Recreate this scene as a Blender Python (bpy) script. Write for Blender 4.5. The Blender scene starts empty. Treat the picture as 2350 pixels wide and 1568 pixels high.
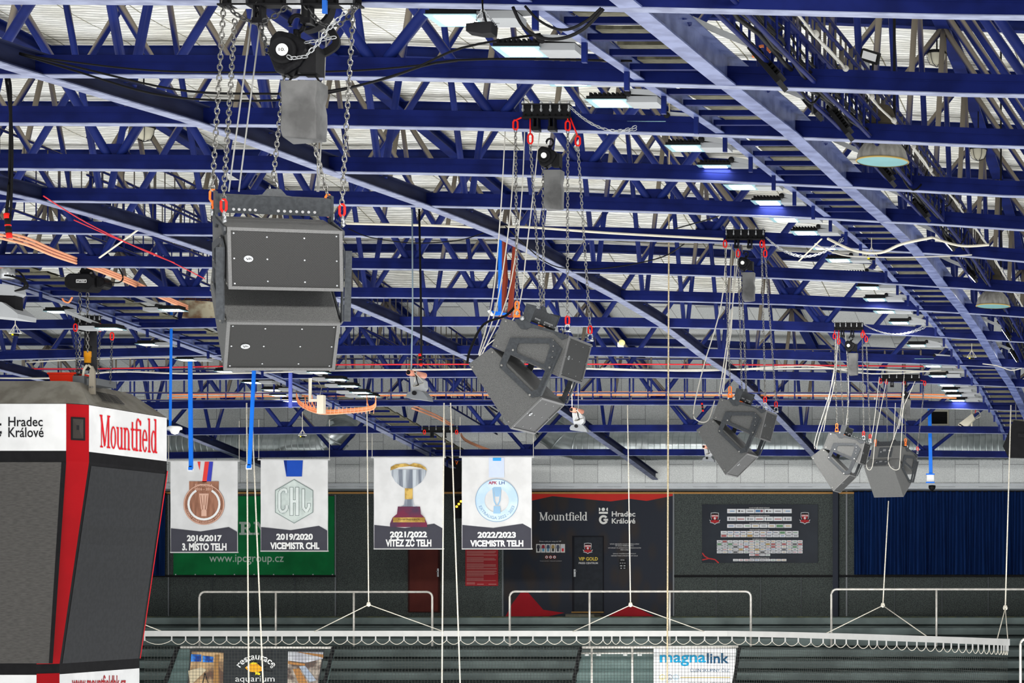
import bpy, bmesh, math, random
from mathutils import Vector, Matrix
random.seed(11)
# ---------------------------------------------------------------- camera, world, light
F = 4731.0            # focal length in photo pixels
VX, VY = 2752.0, 1350.0   # principal point (the frame is a shifted crop)
HC = 12.0             # eye height over the ice
scn = bpy.context.scene
COL = scn.collection
cd = bpy.data.cameras.new('camera'); cam = bpy.data.objects.new('camera', cd); COL.objects.link(cam)
cam.location = (0, 0, HC); cam.rotation_euler = (math.pi/2, 0, 0)
cd.sensor_width = 36; cd.sensor_fit = 'HORIZONTAL'; cd.lens = 36*F/2350
cd.shift_x = -(VX-1175)/2350; cd.shift_y = (VY-784)/2350
cd.clip_start = .1; cd.clip_end = 400
scn.camera = cam
scn.view_settings.view_transform = 'Standard'; scn.view_settings.look = 'None'
scn.view_settings.gamma = 1; scn.view_settings.exposure = 0.0
w = bpy.data.worlds.new('hall_light'); scn.world = w; w.use_nodes = True
nt = w.node_tree; bg = nt.nodes['Background']
tc = nt.nodes.new('ShaderNodeTexCoord'); sp = nt.nodes.new('ShaderNodeSeparateXYZ')
rp = nt.nodes.new('ShaderNodeValToRGB'); mr = nt.nodes.new('ShaderNodeMapRange')
nt.links.new(tc.outputs['Generated'], sp.inputs[0]); nt.links.new(sp.outputs['Z'], mr.inputs['Value'])
mr.inputs['From Min'].default_value = -1; mr.inputs['From Max'].default_value = 1
nt.links.new(mr.outputs[0], rp.inputs[0]); nt.links.new(rp.outputs[0], bg.inputs['Color'])
rp.color_ramp.elements[0].color = (1, 1, .97, 1); rp.color_ramp.elements[0].position = 0
rp.color_ramp.elements[1].color = (.05, .05, .055, 1); rp.color_ramp.elements[1].position = .62
e = rp.color_ramp.elements.new(.43); e.color = (.95, .96, .97, 1)
e = rp.color_ramp.elements.new(.51); e.color = (.17, .175, .18, 1)
bg.inputs['Strength'].default_value = 2.4

def area(name, loc, rot, sx, sy, power, color=(1, .98, .94), spread=math.pi):
    l = bpy.data.lights.new(name, 'AREA'); l.shape = 'RECTANGLE'; l.size = sx; l.size_y = sy
    l.energy = power; l.color = color; l.spread = spread
    o = bpy.data.objects.new(name, l); COL.objects.link(o); o.location = loc; o.rotation_euler = rot
    return o
# added area lights without fittings: loudspeaker key, side fill, back wall fill
def aim(p, q): return (Vector(q)-Vector(p)).to_track_quat('-Z', 'Y').to_euler()
area('loudspeaker_key_light', (-2.2, 7.8, HC+4.0), aim((-2.2, 7.8, HC+4.0), (-6.9, 15.5, HC+2.4)), 1.6, .5, 170, spread=math.radians(75))  # added key aimed at the front loudspeaker
area('side_fill_light', (-22, -8, HC+6.0), aim((-22, -8, HC+6), (-14, 40, HC+1)), 8, 1, 950)  # unseen fill from behind left
area('back_wall_fill_light', (-10.5, 31.2, HC+4.0), aim((-10.5, 31.2, HC+4.0), (-15, 58, HC-1.2)), 13, .6, 400, spread=math.radians(56))  # added fill to brighten the far wall

# ---------------------------------------------------------------- materials
MATS = {}
def _n(nt, t): return nt.nodes.new(t)
def mat(name, col, rough=.6, metal=0., col2=None, scale=8., kind='noise', mix=(.4, .6), bump=0., bscale=None,
        dust=None, emit=0., ecol=None, spec=.09, detail=4., stretch=(1, 1, 1), alpha=1., trans=0., coord='Object'):
    if name in MATS: return MATS[name]
    m = bpy.data.materials.new(name); m.use_nodes = True; MATS[name] = m
    nt = m.node_tree; b = nt.nodes['Principled BSDF']
    b.inputs['Base Color'].default_value = (*col, 1); b.inputs['Roughness'].default_value = rough
    b.inputs['Metallic'].default_value = metal; b.inputs['Specular IOR Level'].default_value = spec
    b.inputs['Alpha'].default_value = alpha; b.inputs['Transmission Weight'].default_value = trans
    tc = _n(nt, 'ShaderNodeTexCoord'); mp = _n(nt, 'ShaderNodeMapping'); mp.inputs['Scale'].default_value = stretch
    nt.links.new(tc.outputs[coord], mp.inputs[0])
    out = None
    def tex(sc):
        if kind == 'voronoi': t = _n(nt, 'ShaderNodeTexVoronoi'); t.inputs['Scale'].default_value = sc
        else: t = _n(nt, 'ShaderNodeTexNoise'); t.inputs['Scale'].default_value = sc; t.inputs['Detail'].default_value = detail
        nt.links.new(mp.outputs[0], t.inputs['Vector']); return t
    if col2 is None: col2 = tuple(c*.8 for c in col)
    t = tex(scale); r = _n(nt, 'ShaderNodeValToRGB')
    r.color_ramp.elements[0].position = mix[0]; r.color_ramp.elements[1].position = mix[1]
    r.color_ramp.elements[0].color = (*col2, 1); r.color_ramp.elements[1].color = (*col, 1)
    nt.links.new(t.outputs[0], r.inputs[0]); out = r.outputs[0]
    if dust:
        g = _n(nt, 'ShaderNodeNewGeometry'); s = _n(nt, 'ShaderNodeSeparateXYZ'); nt.links.new(g.outputs['Normal'], s.inputs[0])
        mr = _n(nt, 'ShaderNodeMapRange'); mr.inputs['From Min'].default_value = .02; mr.inputs['From Max'].default_value = .35
        nt.links.new(s.outputs['Z'], mr.inputs['Value'])
        mx = _n(nt, 'ShaderNodeMix'); mx.data_type = 'RGBA'
        nt.links.new(mr.outputs[0], mx.inputs['Factor']); nt.links.new(out, mx.inputs['A']); mx.inputs['B'].default_value = (*dust, 1)
        out = mx.outputs['Result']
        mr2 = _n(nt, 'ShaderNodeMapRange'); mr2.inputs['To Min'].default_value = rough; mr2.inputs['To Max'].default_value = .9
        nt.links.new(mr.outputs[0], mr2.inputs['Value']); nt.links.new(mr2.outputs[0], b.inputs['Roughness'])
    nt.links.new(out, b.inputs['Base Color'])
    if bump:
        bt = tex(bscale or scale); bp = _n(nt, 'ShaderNodeBump'); bp.inputs['Strength'].default_value = bump
        bp.inputs['Distance'].default_value = .01
        nt.links.new(bt.outputs[0], bp.inputs['Height']); nt.links.new(bp.outputs[0], b.inputs['Normal'])
    if emit:
        b.inputs['Emission Color'].default_value = (*(ecol or col), 1); b.inputs['Emission Strength'].default_value = emit
    return m
def flat(name, col, rough=.6, **k): return mat(name, col, rough, col2=tuple(c*.93 for c in col), scale=3, **k)
DUST = (.22, .19, .15)
BLUE = mat('blue_paint', (.007, .015, .105), .42, col2=(.005, .010, .07), scale=2.5, dust=DUST)
BLUE_D = mat('blue_chord_paint', (.0045, .009, .075), .5, col2=(.003, .006, .05), scale=3, dust=(.10, .09, .08), spec=.05)
FLANGE_LIT = mat('flange_painted_glare', (.21, .235, .34), .5, col2=(.13, .145, .23), scale=9, stretch=(.5, 1, 1), spec=.2)  # lighter tone: glare from below painted onto the chord undersides
BLUE_L = mat('worn_blue_chord_paint', (.013, .017, .048), .5, col2=(.008, .010, .032), scale=6, dust=(.12, .11, .10), stretch=(1, .3, 1), spec=.1)
BLUE_LAMPLIT = mat('lamplit_walkway_blue', (.13, .16, .32), .3, col2=(.06, .08, .20), scale=5, dust=(.12, .11, .10), spec=.5)  # lighter blue: glare of the lamp row put into the beam colour
BRIGHT = flat('bright_blue_plastic', (.01, .16, .72), .4)
BLACK = mat('black_coat', (.006, .006, .007), .45, col2=(.003, .003, .004), scale=30)
BLACKM = mat('black_matt', (.009, .009, .010), .75)
STEEL = mat('chain_steel', (.27, .265, .25), .35, .9, col2=(.15, .145, .135), scale=20)
ZINC = mat('zinc_steel', (.42, .43, .44), .35, .85, col2=(.30, .31, .32), scale=15)
BLKCH = mat('black_chain_steel', (.09, .09, .09), .3, .7, col2=(.05, .05, .05), scale=20)
RED = flat('red_powder_coat', (.65, .015, .01), .45)
ORANGE = flat('orange_shackle', (.95, .18, .03), .45)
WHITE = flat('white_plastic', (.75, .75, .73), .5)
CREAM = flat('cream_plastic', (.62, .58, .47), .5)
ROPE = mat('white_rope', (.66, .63, .55), .8, col2=(.5, .46, .38), scale=60)
ROPEB = mat('beige_rope', (.60, .50, .33), .85, col2=(.4, .33, .2), scale=60)
CAB = mat('cabinet_textured_paint', (.135, .137, .135), .5, col2=(.07, .07, .07), scale=260, mix=(.42, .60), bump=.6, bscale=260, detail=2)
CABE = mat('cabinet_edge_paint', (.13, .13, .13), .42, col2=(.10, .10, .10), scale=200)
PLATE = mat('black_rig_plate', (.045, .049, .054), .42, col2=(.035, .038, .042), scale=40)
ALU = flat('brushed_aluminium', (.55, .55, .56), .35, metal=.7)
LAMPG = flat('lamp_grey_housing', (.30, .31, .32), .5)
LEDM = flat('led_lens', (1, 1, 1), .3, emit=16., ecol=(1, .99, .95))
DUCT = mat('galvanised_duct', (.46, .50, .50), .28, .75, col2=(.36, .40, .40), scale=3, spec=.5)
CABLE_W = flat('white_cable', (.50, .48, .43), .6)
CABLE_O = flat('orange_cable', (.90, .27, .10), .55)
CABLE_S = flat('salmon_conduit', (.85, .38, .22), .55)
CABLE_R = flat('red_cable', (.60, .03, .04), .55)
CABLE_B = flat('black_cable', (.004, .004, .0045), .6)
STAIN = mat('stainless_tube', (.75, .72, .66), .35, .35)
WOOD = mat('walkway_board', (.13, .125, .09), .8, col2=(.075, .07, .05), scale=12, stretch=(1, 4, 1))

def ceiling_mat():
    m = bpy.data.materials.new('netted_insulation'); m.use_nodes = True; nt = m.node_tree; b = nt.nodes['Principled BSDF']
    b.inputs['Roughness'].default_value = .85
    tc = _n(nt, 'ShaderNodeTexCoord'); sx = _n(nt, 'ShaderNodeSeparateXYZ'); nt.links.new(tc.outputs['Object'], sx.inputs[0])
    wv = _n(nt, 'ShaderNodeTexWave'); wv.bands_direction = 'Y'; wv.inputs['Scale'].default_value = 2.4
    wv.inputs['Distortion'].default_value = 7; wv.inputs['Detail'].default_value = 3; wv.inputs['Detail Scale'].default_value = 1.6
    mp = _n(nt, 'ShaderNodeMapping'); mp.inputs['Scale'].default_value = (.35, 1, 1)
    nt.links.new(tc.outputs['Object'], mp.inputs[0]); nt.links.new(mp.outputs[0], wv.inputs['Vector'])
    r = _n(nt, 'ShaderNodeValToRGB'); nt.links.new(wv.outputs['Fac'], r.inputs[0])
    r.color_ramp.elements[0].color = (.60, .61, .59, 1); r.color_ramp.elements[1].color = (.93, .93, .90, 1)
    r.color_ramp.elements[0].position = .05; r.color_ramp.elements[1].position = .45
    no = _n(nt, 'ShaderNodeTexNoise'); no.inputs['Scale'].default_value = .8; nt.links.new(tc.outputs['Object'], no.inputs['Vector'])
    r2 = _n(nt, 'ShaderNodeValToRGB'); nt.links.new(no.outputs[0], r2.inputs[0])
    r2.color_ramp.elements[0].color = (.80, .78, .72, 1); r2.color_ramp.elements[0].position = .35; r2.color_ramp.elements[1].position = .65
    mu = _n(nt, 'ShaderNodeMix'); mu.data_type = 'RGBA'; mu.blend_type = 'MULTIPLY'; mu.inputs['Factor'].default_value = 1
    nt.links.new(r.outputs[0], mu.inputs['A']); nt.links.new(r2.outputs[0], mu.inputs['B'])
    # sheet seams every metre along the hall's length
    d = _n(nt, 'ShaderNodeMath'); d.operation = 'PINGPONG'; d.inputs[1].default_value = .6; nt.links.new(sx.outputs['X'], d.inputs[0])
    l = _n(nt, 'ShaderNodeMath'); l.operation = 'LESS_THAN'; l.inputs[1].default_value = .012; nt.links.new(d.outputs[0], l.inputs[0])
    m2 = _n(nt, 'ShaderNodeMix'); m2.data_type = 'RGBA'; nt.links.new(l.outputs[0], m2.inputs['Factor'])
    nt.links.new(mu.outputs['Result'], m2.inputs['A']); m2.inputs['B'].default_value = (.2, .19, .13, 1)
    nt.links.new(m2.outputs['Result'], b.inputs['Base Color'])
    bp = _n(nt, 'ShaderNodeBump'); bp.inputs['Strength'].default_value = .7; bp.inputs['Distance'].default_value = .08
    nt.links.new(wv.outputs['Fac'], bp.inputs['Height']); nt.links.new(bp.outputs[0], b.inputs['Normal'])
    return m
def panel_mat(name, c1, c2, joint, bw, bh, speck=60., jw=.012, rot=True):
    m = bpy.data.materials.new(name); m.use_nodes = True; nt = m.node_tree; b = nt.nodes['Principled BSDF']
    b.inputs['Roughness'].default_value = .9
    tc = _n(nt, 'ShaderNodeTexCoord'); s = _n(nt, 'ShaderNodeSeparateXYZ'); nt.links.new(tc.outputs['Object'], s.inputs[0])
    c = _n(nt, 'ShaderNodeCombineXYZ'); nt.links.new(s.outputs['Z'], c.inputs['X']); nt.links.new(s.outputs['X'], c.inputs['Y'])
    br = _n(nt, 'ShaderNodeTexBrick'); nt.links.new(c.outputs[0], br.inputs['Vector'])
    br.inputs['Scale'].default_value = 1; br.inputs['Brick Width'].default_value = bh; br.inputs['Row Height'].default_value = bw
    br.inputs['Mortar Size'].default_value = jw; br.inputs['Mortar Smooth'].default_value = 0
    br.inputs['Color1'].default_value = (1, 1, 1, 1); br.inputs['Color2'].default_value = (.84, .84, .84, 1); br.inputs['Mortar'].default_value = (joint, joint, joint, 1)
    no = _n(nt, 'ShaderNodeTexNoise'); no.inputs['Scale'].default_value = speck; no.inputs['Detail'].default_value = 3
    nt.links.new(tc.outputs['Object'], no.inputs['Vector'])
    r = _n(nt, 'ShaderNodeValToRGB'); nt.links.new(no.outputs[0], r.inputs[0])
    r.color_ramp.elements[0].color = (*c2, 1); r.color_ramp.elements[1].color = (*c1, 1)
    r.color_ramp.elements[0].position = .40; r.color_ramp.elements[1].position = .60
    mu = _n(nt, 'ShaderNodeMix'); mu.data_type = 'RGBA'; mu.blend_type = 'MULTIPLY'; mu.inputs['Factor'].default_value = 1
    nt.links.new(r.outputs[0], mu.inputs['A']); nt.links.new(br.outputs['Color'], mu.inputs['B'])
    nt.links.new(mu.outputs['Result'], b.inputs['Base Color'])
    return m
def grille_mat():
    m = bpy.data.materials.new('perforated_grille'); m.use_nodes = True; nt = m.node_tree; b = nt.nodes['Principled BSDF']
    b.inputs['Roughness'].default_value = .5; b.inputs['Specular IOR Level'].default_value = .3
    uv = _n(nt, 'ShaderNodeUVMap'); s = _n(nt, 'ShaderNodeSeparateXYZ'); nt.links.new(uv.outputs[0], s.inputs[0])
    def M(op, a, bb=None, cc=None):
        n = _n(nt, 'ShaderNodeMath'); n.operation = op
        for i, v in enumerate((a, bb, cc)):
            if v is None: continue
            if isinstance(v, (int, float)): n.inputs[i].default_value = v
            else: nt.links.new(v, n.inputs[i])
        return n.outputs[0]
    def cell(ox, oy):
        x = M('FRACT', M('ADD', M('DIVIDE', s.outputs['X'], .0165), ox)); y = M('FRACT', M('ADD', M('DIVIDE', s.outputs['Y'], .0115), oy))
        x = M('MULTIPLY', M('SUBTRACT', x, .5), 1.43); y = M('SUBTRACT', y, .5)
        return M('SQRT', M('ADD', M('MULTIPLY', x, x), M('MULTIPLY', y, y)))
    d = M('MINIMUM', cell(0, 0), cell(.5, .5)); h = M('LESS_THAN', d, .37)
    mx = _n(nt, 'ShaderNodeMix'); mx.data_type = 'RGBA'; nt.links.new(h, mx.inputs['Factor'])
    mx.inputs['A'].default_value = (.024, .024, .024, 1); mx.inputs['B'].default_value = (.004, .004, .004, 1)
    nt.links.new(mx.outputs['Result'], b.inputs['Base Color'])
    bp = _n(nt, 'ShaderNodeBump'); bp.inputs['Strength'].default_value = .4; bp.inputs['Distance'].default_value = .003
    nt.links.new(d, bp.inputs['Height']); nt.links.new(bp.outputs[0], b.inputs['Normal'])
    return m
GRILLE = grille_mat()

# ---------------------------------------------------------------- mesh helpers
def U(px, py, Y): return Vector(((px-VX)/F*Y, Y, HC+(VY-py)/F*Y))
def PX(X, Y): return VX+X*F/Y
class MB:
    def __init__(s): s.v = []; s.f = []; s.uv = None
    def add(s, vs, fs):
        o = len(s.v); s.v += [tuple(v) for v in vs]; s.f += [tuple(i+o for i in f) for f in fs]; return s
    def box(s, a, b):
        x0, x1 = sorted((a[0], b[0])); y0, y1 = sorted((a[1], b[1])); z0, z1 = sorted((a[2], b[2]))
        return s.add([(x0,y0,z0),(x1,y0,z0),(x1,y1,z0),(x0,y1,z0),(x0,y0,z1),(x1,y0,z1),(x1,y1,z1),(x0,y1,z1)],
                     [(0,3,2,1),(4,5,6,7),(0,1,5,4),(1,2,6,5),(2,3,7,6),(3,0,4,7)])
    def cbox(s, c, d, M=None):
        M = M or Matrix.Identity(3); c = Vector(c)
        vs = [c+M @ Vector((x*d[0]/2, y*d[1]/2, z*d[2]/2)) for z in (-1, 1) for x, y in ((-1,-1),(1,-1),(1,1),(-1,1))]
        return s.add(vs, [(0,3,2,1),(4,5,6,7),(0,1,5,4),(1,2,6,5),(2,3,7,6),(3,0,4,7)])
    def sweep(s, pts, prof, up=(0,0,1), caps=True, closed=False):
        pts = [Vector(p) for p in pts]; n = len(pts); k = len(prof); vs = []; up = Vector(up); side0 = None
        for i, p in enumerate(pts):
            if closed: t = pts[(i+1) % n]-pts[i-1]
            else: t = pts[min(i+1, n-1)]-pts[max(i-1, 0)]
            if t.length < 1e-9: t = Vector((0, 0, 1))
            t.normalize(); sd = t.cross(up)
            if sd.length < .05: sd = side0 if side0 is not None else t.cross(Vector((0, 1, 0)) if abs(t.y) < .9 else Vector((1, 0, 0)))
            sd = sd - t*sd.dot(t); sd.normalize(); side0 = sd; u = sd.cross(t)
            for a, b in prof: vs.append(p+sd*a+u*b)
        fs = []
        for i in range(n if closed else n-1):
            j = (i+1) % n
            for q in range(k): r = (q+1) % k; fs.append((i*k+q, i*k+r, j*k+r, j*k+q))
        if caps and not closed: fs.append(tuple(range(k-1, -1, -1))); fs.append(tuple((n-1)*k+q for q in range(k)))
        return s.add(vs, fs)
    def tube(s, pts, r, n=8, closed=False):
        return s.sweep(pts, [(r*math.cos(2*math.pi*i/n), r*math.sin(2*math.pi*i/n)) for i in range(n)], closed=closed)
    def bar(s, pts, w, h, up=(0,0,1)): return s.sweep(pts, [(-w/2,-h/2),(w/2,-h/2),(w/2,h/2),(-w/2,h/2)], up)
    def ibeam(s, pts, w, h, t=.012):
        return s.sweep(pts, [(-w/2,-h/2),(w/2,-h/2),(w/2,-h/2+t),(t/2,-h/2+t),(t/2,h/2-t),(w/2,h/2-t),(w/2,h/2),(-w/2,h/2),(-w/2,h/2-t),(-t/2,h/2-t),(-t/2,-h/2+t),(-w/2,-h/2+t)])
    def lathe(s, prof, c, n=24, M=None):
        c = Vector(c); M = M or Matrix.Identity(3); vs = []; k = len(prof)
        for i in range(n):
            a = 2*math.pi*i/n
            for r, z in prof: vs.append(c+M @ Vector((r*math.cos(a), r*math.sin(a), z)))
        fs = [(i*k+q, ((i+1) % n)*k+q, ((i+1) % n)*k+q+1, i*k+q+1) for i in range(n) for q in range(k-1)]
        return s.add(vs, fs)
    def cyl(s, a, b, r, n=12): return s.tube([a, b], r, n)
    def prism(s, poly, f, d0, d1):
        """poly of 2D points; f(u,v,d) -> 3D"""
        n = len(poly); vs = [f(u, v, d0) for u, v in poly]+[f(u, v, d1) for u, v in poly]
        fs = [tuple(range(n-1, -1, -1)), tuple(range(n, 2*n))]+[(i, (i+1) % n, n+(i+1) % n, n+i) for i in range(n)]
        return s.add(vs, fs)
    def ringprism(s, outer, inner, f, d0, d1):
        """plate with one hole: outer and inner lists of equal length"""
        n = len(outer); vs = [f(u, v, d) for d in (d0, d1) for pl in (outer, inner) for u, v in pl]; fs = []
        for i in range(n):
            j = (i+1) % n
            fs += [(i, j, n+j, n+i), (2*n+i, 3*n+i, 3*n+j, 2*n+j), (i, 2*n+i, 2*n+j, j), (n+i, n+j, 3*n+j, 3*n+i)]
        return s.add(vs, fs)
    def poly(s, pts): return s.add(pts, [tuple(range(len(pts)))])
    def link(s, c, t, sd, L, W, r, m=5):
        c = Vector(c); t = Vector(t).normalized(); sd = Vector(sd).normalized(); pts = []
        for k in range(4): a = math.pi*k/3; pts.append(c+t*((L-W)/2+W/2*math.sin(a))+sd*(W/2*math.cos(a)))
        for k in range(4): a = math.pi*k/3; pts.append(c-t*((L-W)/2+W/2*math.sin(a))-sd*(W/2*math.cos(a)))
        nrm = t.cross(sd)
        return s.sweep(pts, [(r*math.cos(2*math.pi*i/m), r*math.sin(2*math.pi*i/m)) for i in range(m)], up=nrm, closed=True)
    def chain(s, pts, pitch=.034, W=.026, r=.0042):
        pts = [Vector(p) for p in pts]; seg = [(pts[i+1]-pts[i]).length for i in range(len(pts)-1)]; T = sum(seg); n = max(2, int(T/pitch)); pitch = T/n
        acc = 0; i = 0
        for k in range(n):
            d = (k+.5)*pitch
            while i < len(seg)-1 and d > acc+seg[i]: acc += seg[i]; i += 1
            t = (pts[i+1]-pts[i]).normalized(); p = pts[i]+t*(d-acc)
            a = t.cross(Vector((.3, .95, 0))); 
            if a.length < .1: a = t.cross(Vector((0, 0, 1)))
            a.normalize(); b = t.cross(a)
            s.link(p, t, (a*.85+b*.5) if k % 2 else (b*.85-a*.5), pitch+.010, W, r)
        return s

def bez(a, b, sag, n=10):
    a = Vector(a); b = Vector(b)
    return [a.lerp(b, i/n)-Vector((0, 0, sag*4*(i/n)*(1-i/n))) for i in range(n+1)]
def org(o): return Vector(o['_o']) if '_o' in o else Vector((0, 0, 0))
ORG = {}
def root_of(o):
    while o.parent: o = o.parent
    return o
def pieces(mbs, name, m, parent, smooth=False):
    return [build(x, name, m, parent, smooth) for x in mbs]
def build(mb, name, m, parent=None, smooth=False, label=None, uv=None):
    me = bpy.data.meshes.new(name); vs = [Vector(v) for v in mb.v]
    if parent is not None:
        R = root_of(parent); inv = ORG[R.name].inverted(); vs = [inv @ v for v in vs]
    else:
        c = Vector((sum(v.x for v in vs)/len(vs), sum(v.y for v in vs)/len(vs), min(v.z for v in vs))); vs = [v-c for v in vs]
    me.from_pydata([tuple(v) for v in vs], [], mb.f); me.materials.append(m)
    if smooth:
        me.polygons.foreach_set('use_smooth', [True]*len(me.polygons))
    o = bpy.data.objects.new(name, me); COL.objects.link(o)
    if parent is not None: o.parent = parent
    else: o.location = c; ORG[o.name] = Matrix.Translation(c)
    if label: o['label'] = label
    return o
def recalc(o):
    bm = bmesh.new(); bm.from_mesh(o.data); bmesh.ops.recalc_face_normals(bm, faces=bm.faces); bm.to_mesh(o.data); bm.free(); return o
def thing(name, label, cat, loc=(0, 0, 0), rz=0, group=None, roll=0):
    o = bpy.data.objects.new(name, None); COL.objects.link(o); o.location = loc; o.rotation_euler = (roll, 0, rz)
    o.empty_display_size = .1
    ORG[o.name] = Matrix.Translation(Vector(loc)) @ Matrix.Rotation(rz, 4, 'Z') @ Matrix.Rotation(roll, 4, 'X')
    return tag(o, label, cat, group)
def tag(o, label, cat, group=None):
    o['label'] = label; o['category'] = cat
    if group: o['group'] = group
    return o
def struct(o): o['kind'] = 'structure'; return o
def one(mb, name, m, label, cat, group=None, smooth=False): return tag(build(mb, name, m, None, smooth), label, cat, group)

# ---------------------------------------------------------------- roof geometry measured from the place
NT = 14
YN = [14.85+3*n for n in range(NT)]
BT = {0: (3, 12, 24, 42), 1: (174, 182, 197, 222), 2: (284, 294, 309, 340), 3: (388, 399, 415, 453), 4: (461, 474, 490, 528),
      5: (533, 544, 555, 600), 6: (611, 619, 632, 672), 7: (678, 684, 693, 728), 8: (756, 748, 753, 786), 9: (826, 813, 820, 845),
      10: (879, 866, 868, 889), 11: (946, 931, 930, 943), 12: (1004, 993, 991, 996), 13: (1060, 1047, 1046, 1051)}
HT = [8.55, 8.8, 9.0, 9.2, 9.33, 9.42, 9.42, 9.33, 9.07, 8.80, 8.53, 7.89, 7.15, 6.43]
def lag(t, px):
    xs = (0, 1000, 1600, 2350); s = 0; px = max(-120, min(2450, px))
    for i in range(4):
        q = t[i]
        for j in range(4):
            if j != i: q *= (px-xs[j])/(xs[i]-xs[j])
        s += q
    return s
def zb(n, X):        # underside of the bottom chord of truss n
    Y = YN[n]; return HC+(VY-lag(BT[n], PX(X, Y)))*Y/F
def zbY(X, Y):       # same, between trusses
    t = (Y-YN[0])/3; i = max(0, min(NT-2, int(math.floor(t)))); f = t-i
    return zb(i, X)*(1-f)+zb(i+1, X)*f
def zt(n, X): return HC+HT[n]-.042*max(0, X+14)
LONG = [-35.05, -30.05, -25.05, -20.05, -15.05, -10.05, -4.08, 1.9]
MID = [-32.55, -27.55, -22.55, -17.55, -12.55, -7.1, -1.3]
def csm(pts, n=5):
    pts = [Vector(p) for p in pts]; out = []
    for i in range(len(pts)-1):
        a, b, c, d = pts[max(0, i-1)], pts[i], pts[i+1], pts[min(len(pts)-1, i+2)]
        for k in range(n):
            t = k/n; out.append(.5*((2*b)+(c-a)*t+(2*a-5*b+4*c-d)*t*t+(3*b-a-3*c+d)*t**3))
    return out+[pts[-1]]
ORD = ['first', 'second', 'third', 'fourth', 'fifth', 'sixth', 'seventh', 'eighth', 'ninth', 'tenth', 'eleventh', 'twelfth', 'thirteenth', 'fourteenth']
def inview(X, Y, m=260): return -m < PX(X, Y) < 2350+m
# ================================================================ the setting
def grid_surface(xs, ys, zf):
    mb = MB(); vs = [(x, y, zf(x, y)) for y in ys for x in xs]; nx = len(xs)
    return mb.add(vs, [(j*nx+i, j*nx+i+1, (j+1)*nx+i+1, (j+1)*nx+i) for j in range(len(ys)-1) for i in range(nx-1)])
def ztY(X, Y):
    t = (Y-YN[0])/3; i = max(0, min(NT-2, int(math.floor(t)))); f = t-i
    return zt(i, X)*(1-f)+zt(i+1, X)*f
def sag(x, y):
    fx = ((x+35.05) % 5)/5; fy = ((y-14.85) % 3)/3
    return .10*math.sin(math.pi*fx)*math.sin(math.pi*fy)
xs = [-37+.6*i for i in range(70)]; ys = [9+.6*i for i in range(71)]
o = build(grid_surface(xs, ys, lambda x, y: ztY(x, y)+.22-sag(x, y)), 'ceiling', ceiling_mat(), smooth=True); struct(o)
FELT = panel_mat('grey_wood_wool_panel', (.62, .64, .63), (.43, .44, .44), .42, .66, 1.25, 75, .008)
xs = [-37, 5]; ys = [51, 53.85, 57.2]
o = build(grid_surface(xs, ys, lambda x, y: ztY(-14, y)+.22), 'ceiling', FELT); struct(o)
YW = 57.1
mb = MB(); mb.box((-37, YW, HC+2.80), (5, YW+.3, HC+7.4)); struct(build(mb, 'wall_back', FELT))
DARK = panel_mat('dark_flecked_panel', (.062, .075, .070), (.016, .021, .020), .6, 4.2, 40, 48, jw=.0)
YL = 58.3; ZF = HC-.80
mb = MB(); mb.box((-37, YL, ZF-.1), (5, YL+.3, HC+3.0)); struct(build(mb, 'wall_back', DARK))
mb = MB(); mb.box((-37, YW-.06, HC+2.81), (5, YW+.02, HC+2.90)); mb.box((-37, YW, HC+2.75), (5, YL, HC+2.80)); struct(build(mb, 'trim_1', flat('ledge_grey', (.42, .44, .46), .5)))
mb = MB(); mb.box((-37, YL-.05, HC+2.665), (5, YL, HC+2.715)); struct(build(mb, 'trim_2', flat('pine_batten', (.42, .22, .07), .6)))
mb = MB(); mb.box((-37.2, 8, HC-14), (-37, 59, HC+11)); struct(build(mb, 'wall_left', FELT))
mb = MB(); mb.box((5, 8, HC-1), (5.2, 59, HC+11)); struct(build(mb, 'wall_right', FELT))
# upper promenade and the stepped terrace
CONC = mat('terrace_concrete', (.14, .175, .17), .75, col2=(.09, .112, .11), scale=.9, bump=.1, bscale=12)
mb = MB(); prof = []; y = 56.6; z = ZF
pr = [(YL+.3, z), (y, z)]
for k in range(8):
    r = .275
    pr += [(y-.03, z-.02), (y-.045, z-.06), (y-.03, z-.19), (y+.0, z-.205), (y+.22, z-.205), (y+.22, z-r)]; z -= r; y -= .78 if k else .5
    pr += [(y, z)]
pr += [(y, z-.1), (YL+.3, z-.1)]
mb.prism([(a, b) for a, b in pr], lambda u, v, d: (d, u, v), -37, 5)
struct(recalc(build(mb, 'floor', CONC)))
mb = MB(); mb.box((-37, 56.56, ZF), (5, 56.64, ZF+.012)); struct(build(mb, 'trim_3', mat('worn_yellow_edge', (.12, .12, .04), .7, col2=(.03, .04, .03), scale=6)))

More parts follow.
